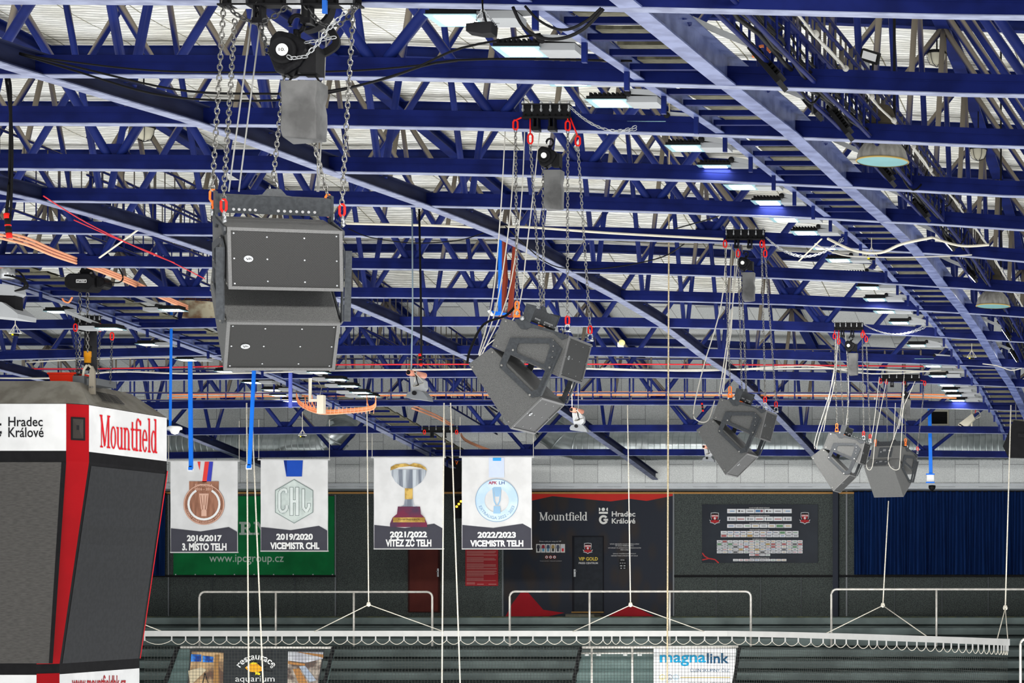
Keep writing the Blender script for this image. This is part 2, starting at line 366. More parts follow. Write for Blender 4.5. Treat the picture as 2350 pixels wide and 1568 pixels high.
# ================================================================ roof steel
TRUSS_CH = BLUE_D
for n in range(NT):
    Y = YN[n]; xl = (-420-VX)*Y/F; xr = 4.6
    xl = max(xl, -36.8)
    t = thing('roof_truss', 'blue cross roof truss, %s bottom chord down from the top edge of the photo' % ORD[n], 'truss', (xl, Y, zb(n, xl)), group='blue cross trusses of the roof')
    k = max(4, int((xr-xl)/1.6)); P = [Vector((xl+(xr-xl)*i/k, Y, 0)) for i in range(k+1)]
    for p in P: p.z = zb(n, p.x)+.085
    mb = MB(); mb.bar(P, .12, .165)
    a = .004
    fl = MB().sweep([p+Vector((0, 0, -.088)) for p in P], [(-.061,-.004),(.061,-.004),(.061,.004),(-.061,.004)])  # thin strip under the chord, carries the painted underside glare
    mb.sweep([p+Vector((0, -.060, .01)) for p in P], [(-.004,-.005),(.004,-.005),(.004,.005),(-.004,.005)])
    bc = build(mb, 'bottom_chord', TRUSS_CH, t); build(fl, 'painted_glare_strip', FLANGE_LIT, bc)
    mb = MB(); P2 = [Vector((p.x, Y, zt(n, p.x))) for p in P]; mb.ibeam(P2, .16, .18); build(mb, 'top_chord', BLUE, t)
    for X in MID:
        if PX(X, Y) < -700: continue
        b = Vector((X, Y, zb(n, X)+.16))
        near = [L for L in LONG if abs(L-X) < 3.3]
        for L in near:
            tp = Vector((L, Y, zt(n, L)-.06))
            m_ = MB(); m_.tube([b+Vector(((.07 if L > X else -.07), 0, 0)), tp], .050, 10); build(m_, 'brace', BLUE, t, True)
        g = MB(); g.prism([(-.22, 0), (.22, 0), (.1, .16), (-.1, .16)], lambda u, v, d: (X+u, Y+d, b.z-.02+v), -.006, .006); build(g, 'gusset', BLUE_D, t)
for L in LONG:
    if L > 2: continue
    i0 = 0
    names = {-35.05: None, -30.05: 'behind the scoreboard, leftmost', -25.05: 'passing just above the scoreboard', -20.05: 'carrying the left lamp walkway',
             -15.05: 'passing left of the second loudspeaker', -10.05: 'running from the top left corner to the third loudspeaker',
             -4.08: 'carrying the right lamp walkway', 1.9: 'beyond the right edge'}
    if names[L] is None or L == 1.9: continue
    t = thing('longitudinal_truss', 'blue lengthwise roof truss ' + names[L], 'truss', (L, YN[0], zb(0, L)), group='blue lengthwise trusses of the roof')
    wd, hh = (.17, .26) if L == -4.08 else (.15, .19)
    P = [Vector((L, y, zbY(L, y)+hh/2-.004)) for y in [10.0+1.5*i for i in range(29)]+[53.85]]
    P.append(Vector((L, YW-.05, HC+3.1)))
    bc = build(MB().ibeam(P, wd, hh, .014), 'bottom_chord', BLUE_LAMPLIT if L == -4.08 else BLUE_L, t)
    if L != -4.08: build(MB().sweep([p+Vector((0, 0, -hh/2-.006)) for p in P], [(-wd/2-.003,-.006),(wd/2+.003,-.006),(wd/2+.003,.006),(-wd/2-.003,.006)]), 'painted_glare_strip', FLANGE_LIT, bc)  # strip below the I-beam with the same painted glare
    P = [Vector((L, YN[0]+3*i, zt(max(0, i), L) if i >= 0 else zt(0, L)-.1)) for i in range(-1, NT)]; P.append(Vector((L, YW-.05, HC+5.9)))
    build(MB().ibeam(P, .22, .20, .02), 'top_chord', BLUE, t)
    for n in range(NT-1):
        ym = YN[n]+1.5
        if PX(L, ym) < -900: continue
        zm = zbY(L, ym)+hh-.02; b = Vector((L, ym, zm))
        for q, off in ((n, -.06), (n+1, .06)):
            tp = Vector((L, YN[q], zt(q, L)-.08)); m_ = MB(); m_.tube([b+Vector((0, off, 0)), tp], .043, 10); build(m_, 'brace', BLUE, t, True)
# ================================================================ loudspeaker arrays
def q5(x, y): return ((x-1300)/680., (980-y)/680.)
UP = [q5(1095,730), q5(1545,850), q5(1475,1130), q5(1022,925)]
LO = [q5(1020,930), q5(1360,1265), q5(1145,1475), q5(865,1045)]
LBR = [q5(*p) for p in ((1155,868),(1440,872),(1502,940),(1425,1085),(1360,1262),(1300,1272),(1085,1068),(1085,1040))]
LW1 = [q5(*p) for p in ((1212,905),(1412,905),(1425,925),(1385,1045),(1370,1045),(1200,970),(1197,955),(1200,930))]
LW2 = [q5(*p) for p in ((1155,985),(1170,988),(1385,1075),(1390,1090),(1340,1215),(1300,1228),(1128,1060),(1130,1040))]
TPL = [q5(*p) for p in ((1178,742),(1245,738),(1292,770),(1540,850),(1540,868),(1500,882),(1470,855),(1440,830),(1290,796),(1262,812),(1225,806))]
HW = .37
def speaker_array(label, loc, rz, roll=0):
    t = thing('loudspeaker_array', label, 'loudspeaker', loc, rz, 'two-box loudspeakers hung on chains', roll)
    M = ORG[t.name]
    def f(u, v, d): return M @ Vector((u, d, v))
    for nm, P in (('upper_cabinet', UP), ('lower_cabinet', LO)):
        c = build(MB().prism(P, f, -HW, HW), nm, CAB, t); recalc(c)
        bv = c.modifiers.new('bevel', 'BEVEL'); bv.width = .008; bv.segments = 2
        a, b = (P[1], P[2]); av = Vector((a[0], 0, a[1])); bv_ = Vector((b[0], 0, b[1])); dn = (bv_-av); h = dn.length; dn.normalize()
        nf = Vector((0, 1, 0)).cross(dn); 
        if nf.x < 0: nf = -nf
        def g(u, v, d): return M @ (av+dn*v+Vector((0, u, 0))+nf*d)
        # rim frame then the perforated grille set inside it
        o4 = [(-HW, 0), (HW, 0), (HW, h), (-HW, h)]; i4 = [(-HW+.022, .022), (HW-.022, .022), (HW-.022, h-.022), (-HW+.022, h-.022)]
        recalc(build(MB().ringprism(o4, i4, g, .0, .016), 'front_rim', CABE, c))
        gr = build(MB().prism(i4, g, .001, .008), 'grille', GRILLE, c); recalc(gr)
        uvl = gr.data.uv_layers.new(name='UVMap'); Ri = M.inverted()
        for lp in gr.data.loops:
            p = gr.data.vertices[lp.vertex_index].co; uvl.data[lp.index].uv = (p.y, (p-av).dot(dn))
        # grille frame strips left and right, as on the cabinet
        sc = []
        for u in (-HW+.04, -.12, .12, HW-.04):
            for v in ((.04, h/2, h-.04) if abs(u) > .2 else (.06, h-.06, h*.5)): sc.append(MB().prism([(u+.006*math.cos(k*math.pi/3), v+.006*math.sin(k*math.pi/3)) for k in range(6)], g, .008, .012))
        pieces(sc, 'grille_screw', ZINC, gr)
        bd = MB(); bd.prism([(-.24+.030*math.cos(k*math.pi/10), h*.5+.022*math.sin(k*math.pi/10)) for k in range(20)], g, .009, .014)
        bo = build(bd, 'badge', ZINC, gr); recalc(bo)
        bl = MB()
        for p in (((-.254,h*.5-.006),(-.246,h*.5+.008),(-.240,h*.5-.004)), ((-.238,h*.5+.006),(-.230,h*.5),(-.238,h*.5-.008)), ((-.226,h*.5-.006),(-.222,h*.5+.008))):
            for q in range(len(p)-1):
                (x0, y0), (x1, y1) = p[q], p[q+1]; nx, ny = -(y1-y0), x1-x0; L_ = math.hypot(nx, ny); nx, ny = nx/L_*.0018, ny/L_*.0018
                bl.poly([g(x0+nx, y0+ny, .0145), g(x1+nx, y1+ny, .0145), g(x1-nx, y1-ny, .0145), g(x0-nx, y0-ny, .0145)])
        build(bl, 'badge_letters', BLACK, gr)
        # corner bolts on both sides
        cx = sum(p[0] for p in P)/4; cy = sum(p[1] for p in P)/4; bo = []
        for s in (-1, 1):
            for p in P: bo.append(MB().cyl(M @ Vector((cx+(p[0]-cx)*.86, s*HW, cy+(p[1]-cy)*.86)), M @ Vector((cx+(p[0]-cx)*.86, s*(HW+.007), cy+(p[1]-cy)*.86)), .009, 8))
        pieces(bo, 'corner_bolt', STEEL, c)
        # back connector panel
        a2, b2 = P[0], P[3]; av2 = Vector((a2[0], 0, a2[1])); d2 = Vector((b2[0]-a2[0], 0, b2[1]-a2[1])); h2 = d2.length; d2.normalize(); n2 = Vector((0, 1, 0)).cross(d2)
        if n2.x > 0: n2 = -n2
        def gb(u, v, d): return M @ (av2+d2*v+Vector((0, u, 0))+n2*d)
        pn = build(MB().prism([(-.17, .04), (.17, .04), (.17, h2-.04), (-.17, h2-.04)], gb, 0, .006), 'connector_panel', PLATE, c); recalc(pn)
        for u, v, ww, hh in ((-.1, .10, .05, .03), (.03, .08, .07, .05), (.11, .13, .03, .03)): recalc(build(MB().prism([(u-ww/2, v), (u+ww/2, v), (u+ww/2, v+hh), (u-ww/2, v+hh)], gb, .006, .010), 'connector', ZINC, c))
    for s in (-1, 1):
        # side linking plate with its two windows, built as strips between outline and openings
        y0, y1 = s*(HW+.012), s*(HW+.024)
        bm = bmesh.new()
        def loop(P): return [bm.verts.new((u, 0, v)) for u, v in P]
        loops = [loop(LBR), loop(LW1), loop(LW2)]; es = []
        for lp in loops: es += [bm.edges.new((lp[i], lp[(i+1) % len(lp)])) for i in range(len(lp))]
        bmesh.ops.triangle_fill(bm, edges=es, use_beauty=True)
        bm.verts.index_update()
        vs = [v.co.copy() for v in bm.verts]; fs = [tuple(v.index for v in f_.verts) for f_ in bm.faces]; ee = [(e_.verts[0].index, e_.verts[1].index) for e_ in bm.edges if len(e_.link_faces) == 1]; bm.free()
        mb = MB(); n = len(vs)
        mb.add([M @ Vector((v.x, y0, v.z)) for v in vs]+[M @ Vector((v.x, y1, v.z)) for v in vs], fs+[tuple(i+n for i in f_) for f_ in fs]+[(a, b, b+n, a+n) for a, b in ee])
        b_ = build(mb, 'side_plate', PLATE, t); recalc(b_)
        fl = MB(); e1, e2 = q5(1502,940), q5(1362,1262)
        fl.prism([e1, (e1[0]+.012, e1[1]), (e2[0]+.012, e2[1]), e2], f, y1, y1+s*.045); recalc(build(fl, 'folded_flange', PLATE, b_))
        bo = []
        for p in ((1175,952),(1098,1055),(1288,1255),(1422,1070),(1448,885),(1448,925),(1445,960),(1440,1000)): 
            u, v = q5(*p); r = .011 if p[0] < 1440 else .006
            bo.append(MB().cyl(M @ Vector((u, y1, v)), M @ Vector((u, y1+s*.008, v)), r, 8))
        pieces(bo, 'plate_bolt', STEEL, b_)
        tp = build(MB().prism(TPL, f, s*(HW+.004), s*(HW+.018)), 'top_plate', PLATE, t); recalc(tp)
        hb = []
        for p in ((1347,767),(1384,778),(1420,790),(1458,800),(1495,812)):
            u, v = q5(*p); hb.append(MB().cyl(M @ Vector((u, s*(HW+.018), v)), M @ Vector((u, s*(HW+.020), v)), .009, 8))
        pieces(hb, 'plate_hole', CABE, tp)
        # short link from top plate to spreader beam
        B = [q5(*p) for p in ((1262,635),(1330,652),(1284,770),(1222,772))]
        recalc(build(MB().prism(B, f, s*(HW-.0), s*(HW+.016)), 'beam_end_plate', PLATE, t))
        u, v = q5(1236, 736); build(MB().cyl(M @ Vector((u, s*(HW+.016), v)), M @ Vector((u, s*(HW+.034), v)), .024, 10), 'large_bolt', ZINC, t, True)
    B = [q5(*p) for p in ((1268,650),(1322,664),(1290,745),(1236,735))]
    bm_ = build(MB().prism(B, f, -HW, HW), 'spreader_beam', PLATE, t); recalc(bm_)
    ho = []; dv = Vector((B[3][0]-B[0][0], 0, B[3][1]-B[0][1])).normalized(); nv = Vector((0, 1, 0)).cross(dv)
    a = Vector((B[1][0], 0, B[1][1])); b = Vector((B[2][0], 0, B[2][1])); mid = a.lerp(b, .78); 
    if nv.x < 0: nv = -nv
    for u in (-.27, -.235, -.2, -.165, -.13, .02, .06, .1, .14, .18, .22, .26): ho.append(MB().cyl(M @ (mid+Vector((0, u, 0))), M @ (mid+Vector((0, u, 0))+nv*.003), .010, 10))
    pieces(ho, 'beam_hole', ALU, bm_)
    # pick-up lug and hook
    top = Vector(((B[0][0]+B[1][0])/2, 0, (B[0][1]+B[1][1])/2))
    lug = [(-.16, 0), (.16, 0), (.08, .012), (.045, .055), (-.045, .055), (-.08, .012)]
    recalc(build(MB().prism(lug, lambda u, v, d: M @ (top+Vector((d, u, v-.004))), -.008, .008), 'lifting_lug', PLATE, bm_))
    hk = MB(); hk.tube([M @ (top+Vector((0, .0, .03))+Vector((.0, .028*math.cos(a_), .035+.038*math.sin(a_)))) for a_ in [math.radians(d_) for d_ in range(-200, 81, 20)]], .008, 8)
    hk.cyl(M @ (top+Vector((0, .005, .09))), M @ (top+Vector((0, .003, .14))), .012, 8)
    build(hk, 'hook', STEEL, t, True)
    # shackles
    att = {}
    for nm, p, s in (('rear_near', (1198,715), -1), ('rear_far', (1198,715), 1), ('front_near', (1538,815), -1), ('front_far', (1538,815), 1)):
        u, v = q5(*p); c = Vector((u, s*(HW+.01), v))
        sh = MB(); pts = [M @ (c+Vector((.026*math.cos(a_), 0, .02+.034*math.sin(a_)))) for a_ in [math.radians(d_) for d_ in range(-50, 231, 20)]]
        sh.tube(pts, .009, 8); sh.cyl(M @ (c+Vector((-.035, 0, -.012))), M @ (c+Vector((.035, 0, -.012))), .011, 8)
        so = build(sh, 'shackle', ZINC if 'front' in nm else ORANGE, t, True, label='orange shackle' if 'rear' in nm else None)
        cl = MB(); cl.link(M @ (c+Vector((0, 0, .095))), (0, 0, 1), (1, 0, 0), .085, .036, .009, 6); build(cl, 'coupling_link', RED if 'front' in nm else ORANGE, so, True)
        att[nm] = M @ (c+Vector((0, 0, .13)))
    att['hook'] = M @ (top+Vector((0, .003, .14)))
    return t, att
HO = HC
def locspk(px, py, Y): return U(px, py, Y-.37)+Vector((0, .37, 0))
SP = []
X1 = -6.55
SP.append((speaker_array('large dark two-box loudspeaker with grilles facing the viewer, left of centre', (X1+.03, 14.6, HC+2.30), math.radians(-57.5), math.radians(3.2)), 14.6))
SP.append((speaker_array('two-box loudspeaker turned sideways at the centre, second largest', locspk(1222, 814, 20.85), 0), 20.85))
SP.append((speaker_array('sideways two-box loudspeaker above the sponsor board, third largest', locspk(1700, 972, 29.85), 0), 29.85))
SP.append((speaker_array('small sideways loudspeaker hanging left of the rearmost one', locspk(1939, 1037, 38.85), 0), 38.85))
SP.append((speaker_array('rearmost loudspeaker seen from its back, above the blue curtain', locspk(2046, 1062, 44.85), math.radians(67)), 44.85))

CHG = 'steel chains carrying the loudspeakers'
WHO = ['the large front loudspeaker', 'the second loudspeaker at centre', 'the third loudspeaker', 'the fourth loudspeaker', 'the rearmost loudspeaker']
def mount(px0, px1, py, Y, who, h=.13):
    a = U(px0, py, Y); b = U(px1, py, Y); t = thing('hoist_mount', 'black bolted double rail clamped under the truss above ' + who, 'mount', tuple(a), group='black hoist mounts')
    mb = MB()
    for dz in (0, h): 
        mb.box((a.x, Y-.05, a.z-dz-.012), (b.x, Y+.05, a.z-dz))
    mb.box((a.x, Y-.008, a.z-h), (b.x, Y+.0, a.z)); build(mb, 'rail', BLACKM, t)
    n = 6; bo = []
    for i in range(n):
        x = a.x+(b.x-a.x)*(i+.12)/(n-.76)
        q = MB(); bo.append(q); q.cyl((x, Y-.035, a.z-h*.62), (x, Y-.035, a.z+.028), .009, 6); q.cyl((x, Y-.035, a.z), (x, Y-.035, a.z+.014), .017, 6); q.cyl((x, Y-.035, a.z-h*.55), (x, Y-.035, a.z-h*.4), .015, 6)
    pieces(bo, 'clamp_bolt', ZINC, t)
    ho = []
    for i in range(8):
        x = a.x+(b.x-a.x)*(i+.5)/8; ho.append(MB().cyl((x, Y-.0085, a.z-h*.8), (x, Y-.010, a.z-h*.8), .010, 8))
    pieces(ho, 'rail_hole', mat('hole_dark', (.003, .003, .003), .9), t)
    pc = []
    for fx in (.28, .62):
        x = a.x+(b.x-a.x)*fx; q = MB(); pc.append(q); q.box((x-.035, Y-.05, a.z-h-.14), (x+.035, Y+.05, a.z-h-.10)); q.box((x-.03, Y-.04, a.z-h-.10), (x-.015, Y+.04, a.z-h)); q.box((x+.015, Y-.04, a.z-h-.10), (x+.03, Y+.04, a.z-h))
    pieces(pc, 'hanger_block', BLACK, t)
    return t, a, b
def hoist(top, who, big=1., bagdx=.04, disc=True, bag_h=.46):
    """chain hoist: body hanging from a hook at top; label disc; chain bag below; load chain from its left"""
    t = thing('chain_hoist', 'black lever chain hoist with round label hung above ' + who, 'hoist', tuple(top), group='lever chain hoists')
    s = big; c = Vector(top)-Vector((0, 0, .20*s))
    body = [(-.11, -.02), (-.105, .06), (-.07, .10), (0, .085), (.075, .045), (.085, 0), (.04, -.07), (-.03, -.115), (-.08, -.10)]
    b = build(MB().prism([(u*s, v*s) for u, v in body], lambda u, v, d: c+Vector((u, d, v)), -.07*s, .05*s), 'body', BLACK, t); recalc(b)
    bv = b.modifiers.new('bevel', 'BEVEL'); bv.width = .02*s; bv.segments = 3
    dc = c+Vector((-.035*s, 0, 0)); rim = MB(); rim.lathe([(0, -.004), (.062, -.004), (.066, 0), (.062, .012), (.05, .012), (.048, .006), (0, .006)], dc+Vector((0, -.075*s, 0)), 24, Matrix.Rotation(math.pi/2, 3, 'X') @ Matrix.Scale(s, 3))
    build(rim, 'cover', BLACKM, t, True)
    lb = MB(); lb.lathe([(0, .0), (.029*s, .0), (.029*s, .003)], dc+Vector((0, -.083*s, 0)), 20, Matrix.Rotation(math.pi/2, 3, 'X')); lo = build(lb, 'number_label', WHITE, t)
    hk = MB(); hk.tube([c+Vector((.0+.035*s*math.cos(a), 0, .145*s+.04*s*math.sin(a))) for a in [math.radians(d) for d in range(-90, 200, 24)]], .011*s, 8); hk.cyl(c+Vector((0, 0, .06*s)), c+Vector((0, 0, .115*s)), .018*s, 8)
    build(hk, 'hook', BLACK, t, True)
    g = MB(); g.box((c.x+.03*s, c.y-.05*s, c.z-.10*s), (c.x+.11*s, c.y+.05*s, c.z+.03*s)); build(g, 'gear_box', BLACKM, t)
    # fabric bag
    bt = c+Vector((bagdx, 0, -.14*s)); ww = .085*s; bm_ = MB(); ring = []
    for i in range(7):
        z = bt.z-bag_h*i/6; k = 1+.06*math.sin(i*1.9); ring.append([(bt.x+ww*k*sx+.008*math.sin(i*2.3+sx), bt.y+ww*.75*k*sy, z+(.018 if i == 6 and sx*sy > 0 else 0)) for sx, sy in ((-1,-1),(1,-1),(1,1),(-1,1))])
    vs = [p for r_ in ring for p in r_]; fs = [(i*4+q, i*4+(q+1) % 4, (i+1)*4+(q+1) % 4, (i+1)*4+q) for i in range(6) for q in range(4)]+[(24, 25, 26, 27)]
    bm_.add(vs, fs)
    bg_ = thing('chain_bag', 'grey-black fabric chain bag hanging under the hoist of ' + who, 'bag', tuple(bt), group='chain bags')
    o_ = build(bm_, 'bag_body', mat('bag_fabric', (.11,.11,.11), .5, col2=(.06, .06, .06), scale=4, bump=.5, bscale=10), bg_, True); recalc(o_)
    bv = o_.modifiers.new('bevel', 'BEVEL'); bv.width = .012; bv.segments = 2
    lo_ = MB(); lo_.tube([bt+Vector((-ww, 0, -.01)), bt+Vector((-ww*.6, 0, .06)), bt+Vector((ww*.6, 0, .06)), bt+Vector((ww, 0, -.01))], .008, 6); build(lo_, 'bag_strap', BLACKM, bg_)
    return t, c
def ch(pts, label, r=.0042, m=STEEL, grp=CHG, pitch=.034, W=.024):
    return one(MB().chain(pts, pitch, W, r), 'chain', m, label, 'chain', grp, True)
def hangrig(idx, rx0, rx1, ry, Y, tops, hoist_px, hs=1., bag=.46):
    (t, att), _ = SP[idx]; who = WHO[idx]
    m_, a, b = mount(rx0, rx1, ry, Y, who)
    names = {'rear_near': 'near rear', 'rear_far': 'far rear', 'front_near': 'near front', 'front_far': 'far front'}
    for k, (px, py) in tops.items():
        p = U(px, py, Y); q = att[k]
        tg = one(MB().link(p+Vector((0, 0, .05)), (0, 0, 1), (1, 0, 0), .10, .045, .010, 6).cyl(p+Vector((0, 0, .095)), (max(a.x+.01, min(b.x-.01, p.x)), Y, a.z-.12), .008, 6), 'coupling_link', RED, 'red coupling link, top of %s chain, %s' % (names[k], who), 'coupling', 'red chain couplings', True)
        ch([p, q], '%s chain from the mount down to %s' % (names[k], who), m=STEEL)
    hp = U(hoist_px[0], hoist_px[1], Y); _, c = hoist(hp, who, hs, bag_h=bag)
    ch([c+Vector((-.07*hs, 0, -.09*hs)), att['hook']], 'load chain from the hoist to the hook of ' + who)
    return a, b
hangrig(1, 1200, 1310, 240, 20.74, {'rear_near': (1183, 298), 'rear_far': (1217, 330), 'front_near': (1303, 300), 'front_far': (1326, 335)}, (1262, 315), 1.0, .40)
hangrig(2, 1666, 1755, 528, 29.74, {'rear_near': (1664, 568), 'rear_far': (1694, 590), 'front_near': (1748, 568), 'front_far': (1756, 590)}, (1712, 575), .95, .42)
hangrig(3, 1915, 1981, 741, 38.74, {'rear_near': (1915, 778), 'rear_far': (1925, 790), 'front_near': (1979, 775), 'front_far': (1988, 785)}, (1953, 770), 1., .42)
hangrig(4, 2022, 2112, 860, 44.74, {'rear_near': (2075, 885), 'rear_far': (2021, 880), 'front_near': (2122, 885), 'front_far': (2034, 882)}, (2078, 890), .8, .40)
# the front loudspeaker's hoist is bigger and nearer
(t, att), _ = SP[0]; Y = 14.74; who = WHO[0]
m_, a, b = mount(505, 830, -30, Y, who)
pc = []
for x in (555, 680, 800): p = U(x, 6, Y); pc.append(MB().box((p.x-.05, Y-.05, p.z-.03), (p.x+.05, Y+.05, p.z+.02)))
pieces(pc, 'hanger_plate', ZINC, m_)
for k, p, nm in (('rear_near', (514, 0), 'left rear'), ('front_near', (539, 45), 'left front'), ('front_far', (811, 15), 'right front'), ('rear_far', (745, 210), 'right rear')):
    pts = [U(*p, Y)]
    if k == 'rear_far': pts = [U(705, 270, Y+.1)]
    ch(pts+[att[k]], '%s chain holding %s' % (nm, who), .0055, pitch=.040, W=.029)
ho_, c = hoist(U(682, 28, Y), who, 1.5, .05, bag_h=.42)
NUMBER = (ho_, c+Vector((-.0525, -.130, 0)))
ch([c+Vector((-.09, 0, -.13)), att['hook']], 'load chain from the hoist to the hook of ' + who, .0052, pitch=.037, W=.027)
SPC = 'slack chain loops at the front hoist'
for p0, p1, sg, nm in (((520, 12), (665, 5), .13, 'black slack chain loop left of the front hoist'), ((590, 10), (655, 125), .0, None), ((700, 10), (820, 10), .16, 'black slack chain loop right of the front hoist')):
    if nm: ch(bez(U(*p0, Y-.03), U(*p1, Y-.03), sg), nm, .006, BLKCH, SPC, .040, .030)
ch([U(592, 5, Y), U(598, 60, Y), U(612, 115, Y), U(635, 138, Y), U(655, 122, Y)], 'black slack chain hanging left of the round hoist cover', .006, BLKCH, SPC, .040, .030)
ch([U(*p, Y-.16) for p in ((795, 25), (750, 70), (725, 105), (700, 130), (668, 134), (660, 128))], 'bright hand chain draped around the front hoist cover', .0045, ZINC, SPC, .034, .024)
ch([U(*p, Y-.1) for p in ((770, 85), (735, 92), (700, 98))], 'short bright chain across the front hoist', .004, ZINC, SPC, .032, .022)
# textile slings beside the front hoist
mb = MB(); mb.bar(csm([U(*p, Y+.1) for p in ((765, 0), (755, 40), (725, 65), (700, 72))]), .02, .09, (0, 1, 0)); one(mb, 'sling', BLACKM, 'black textile sling twisted around the front hoist hook', 'sling', 'black slings')
mb = MB(); mb.bar(csm([U(*p, Y+.1) for p in ((752, 60), (772, 92), (762, 112), (715, 135))]), .05, .03, (0, 1, 0)); one(mb, 'sling', BLACKM, 'black textile sling looping down right of the front hoist cover', 'sling', 'black slings')
mb = MB(); mb.box(U(739, 0, Y-.12), U(752, 32, Y-.10)); one(mb, 'sling_tag', flat('blue_label', (.02, .12, .5), .5), 'blue label on the sling by the front hoist', 'label')
# steel ropes near the front loudspeaker
for i, (p0, p1, nm) in enumerate((((583, 0), (525, 440), 'left'), ((600, 30), (548, 440), 'second'), ((732, 70), (728, 440), 'third'), ((749, 80), (731, 440), 'right'))):
    one(MB().cyl(U(*p0, Y+.35), U(*p1, Y+.35), .0055, 6), 'steel_rope', flat('rope_steel', (.25, .25, .24), .5), '%s thin steel rope above the large front loudspeaker' % nm, 'rope', 'steel ropes over the front loudspeaker')
# hand chains swagged to the right of each mount
for (p0, p1, Y, sg, nm) in (((1308, 245), (1460, 290), 20.3, .12, 'second'), ((1758, 545), (1935, 545), 29.3, .28, 'third'), ((1983, 745), (2125, 745), 38.3, .18, 'fourth')):
    for k in (0, 1): ch(bez(U(*p0, Y+.1*k), U(p1[0], p1[1]+k*6, Y+.1*k), sg*(1-.12*k), 12), 'bright swagged hand chain right of the %s mount, %s strand' % (nm, ('lower', 'upper')[k]), .0035, ZINC, 'swagged hand chains', .036, .022)
# ================================================================ lamp walkways
def led_lamp(label, px, py, Y, flip=1, group='lit floodlights along the right walkway', tilt=0, lit=True, sx=None):
    """twin-body flood: lens body, hinge disc, driver box and arm. px,py = middle of the lit lens."""
    c = U(px, py, Y); t = thing('led_floodlight', label, 'floodlight', tuple(c), 0, group)
    R = Matrix.Rotation(math.radians(tilt), 3, 'Y')
    def P(x, y, z): return c+R @ Vector((x*flip, y, z))
    def bx(x0, x1, y0, y1, z0, z1): return MB().add([P(x, y, z) for z in (z0, z1) for x, y in ((x0,y0),(x1,y0),(x1,y1),(x0,y1))], [(0,3,2,1),(4,5,6,7),(0,1,5,4),(1,2,6,5),(2,3,7,6),(3,0,4,7)])
    recalc(build(bx(-.20, .17, -.16, .16, .012, .045), 'lens_housing', BLACKM, t))
    if lit: recalc(build(bx(-.15, .12, -.12, .12, .004, .012), 'led_lens', LEDM, t))
    recalc(build(MB().add(bx(-.21, .18, -.17, .17, .008, .014).v, [(0,3,2,1),(4,5,6,7),(0,1,5,4),(1,2,6,5),(2,3,7,6),(3,0,4,7)]), 'glass_rim', flat('lamp_glass', (.25, .42, .46), .2), t))
    fins = []
    if Y < 34:
        fm = MB()
        for i in range(9): x = -.18+i*.042; fm.add(bx(x, x+.02, -.13, .13, .045, .085).v, [(0,3,2,1),(4,5,6,7),(0,1,5,4),(1,2,6,5),(2,3,7,6),(3,0,4,7)])
    else: fm = bx(-.18, .16, -.13, .13, .045, .085)
    recalc(build(fm, 'heat_sink', BLACKM, t))
    recalc(build(bx(.17, .46, -.13, .13, -.008, .05), 'driver_box', LAMPG, t))
    recalc(build(bx(.20, .44, -.10, .10, .05, .075), 'driver_top', BLACKM, t))
    h = MB(); h.cyl(P(.19, -.18, .075), P(.19, .18, .075), .032, 12); build(h, 'hinge', BLACKM, t, True)
    return t, P
Lm = [(1055,50),(1202,122),(1306,190),(1405,240),(1497,290),(1578,343),(1648,388),(1706,432),(1766,468),(1806,507),(1852,537),(1895,571),(1929,600),(1966,635),(1996,663),(2012,690),(2034,718),(2067,743),(2107,795),(2125,827),(2143,842),(2155,865),(2175,886),(2183,898),(2191,909),(2200,921)]
for i, (px, py) in enumerate(Lm):
    Y = -5.56*F/(px-VX)
    where = 'nearest the top edge' if i == 0 else ('%s from the top edge' % (ORD+['fifteenth', 'sixteenth', 'seventeenth', 'eighteenth', 'nineteenth', 'twentieth', 'twenty-first', 'twenty-second', 'twenty-third', 'twenty-fourth', 'twenty-fifth', 'twenty-sixth'])[i])
    t, P = led_lamp('lit floodlight on the left side of the right walkway, ' + where, px, py, Y)
    zs = zbY(-4.83, Y)+.18
    a = MB(); e = P(.19, -.0, .09); tip = Vector((-4.86, Y, zs-.02)); a.bar([e+Vector((0, -.15, 0)), tip+Vector((0, -.15, 0))], .012, .05); a.bar([e+Vector((0, .15, 0)), tip+Vector((0, .15, 0))], .012, .05); a.box((tip.x-.02, Y-.16, tip.z-.03), (tip.x+.02, Y+.16, tip.z+.03))
    build(a, 'bracket_arm', LAMPG, t)
    if True:
        l = area('lamp_light', tuple(P(0, 0, -.02)), (0, 0, 0), .3, .26, 9)
        l.parent = None
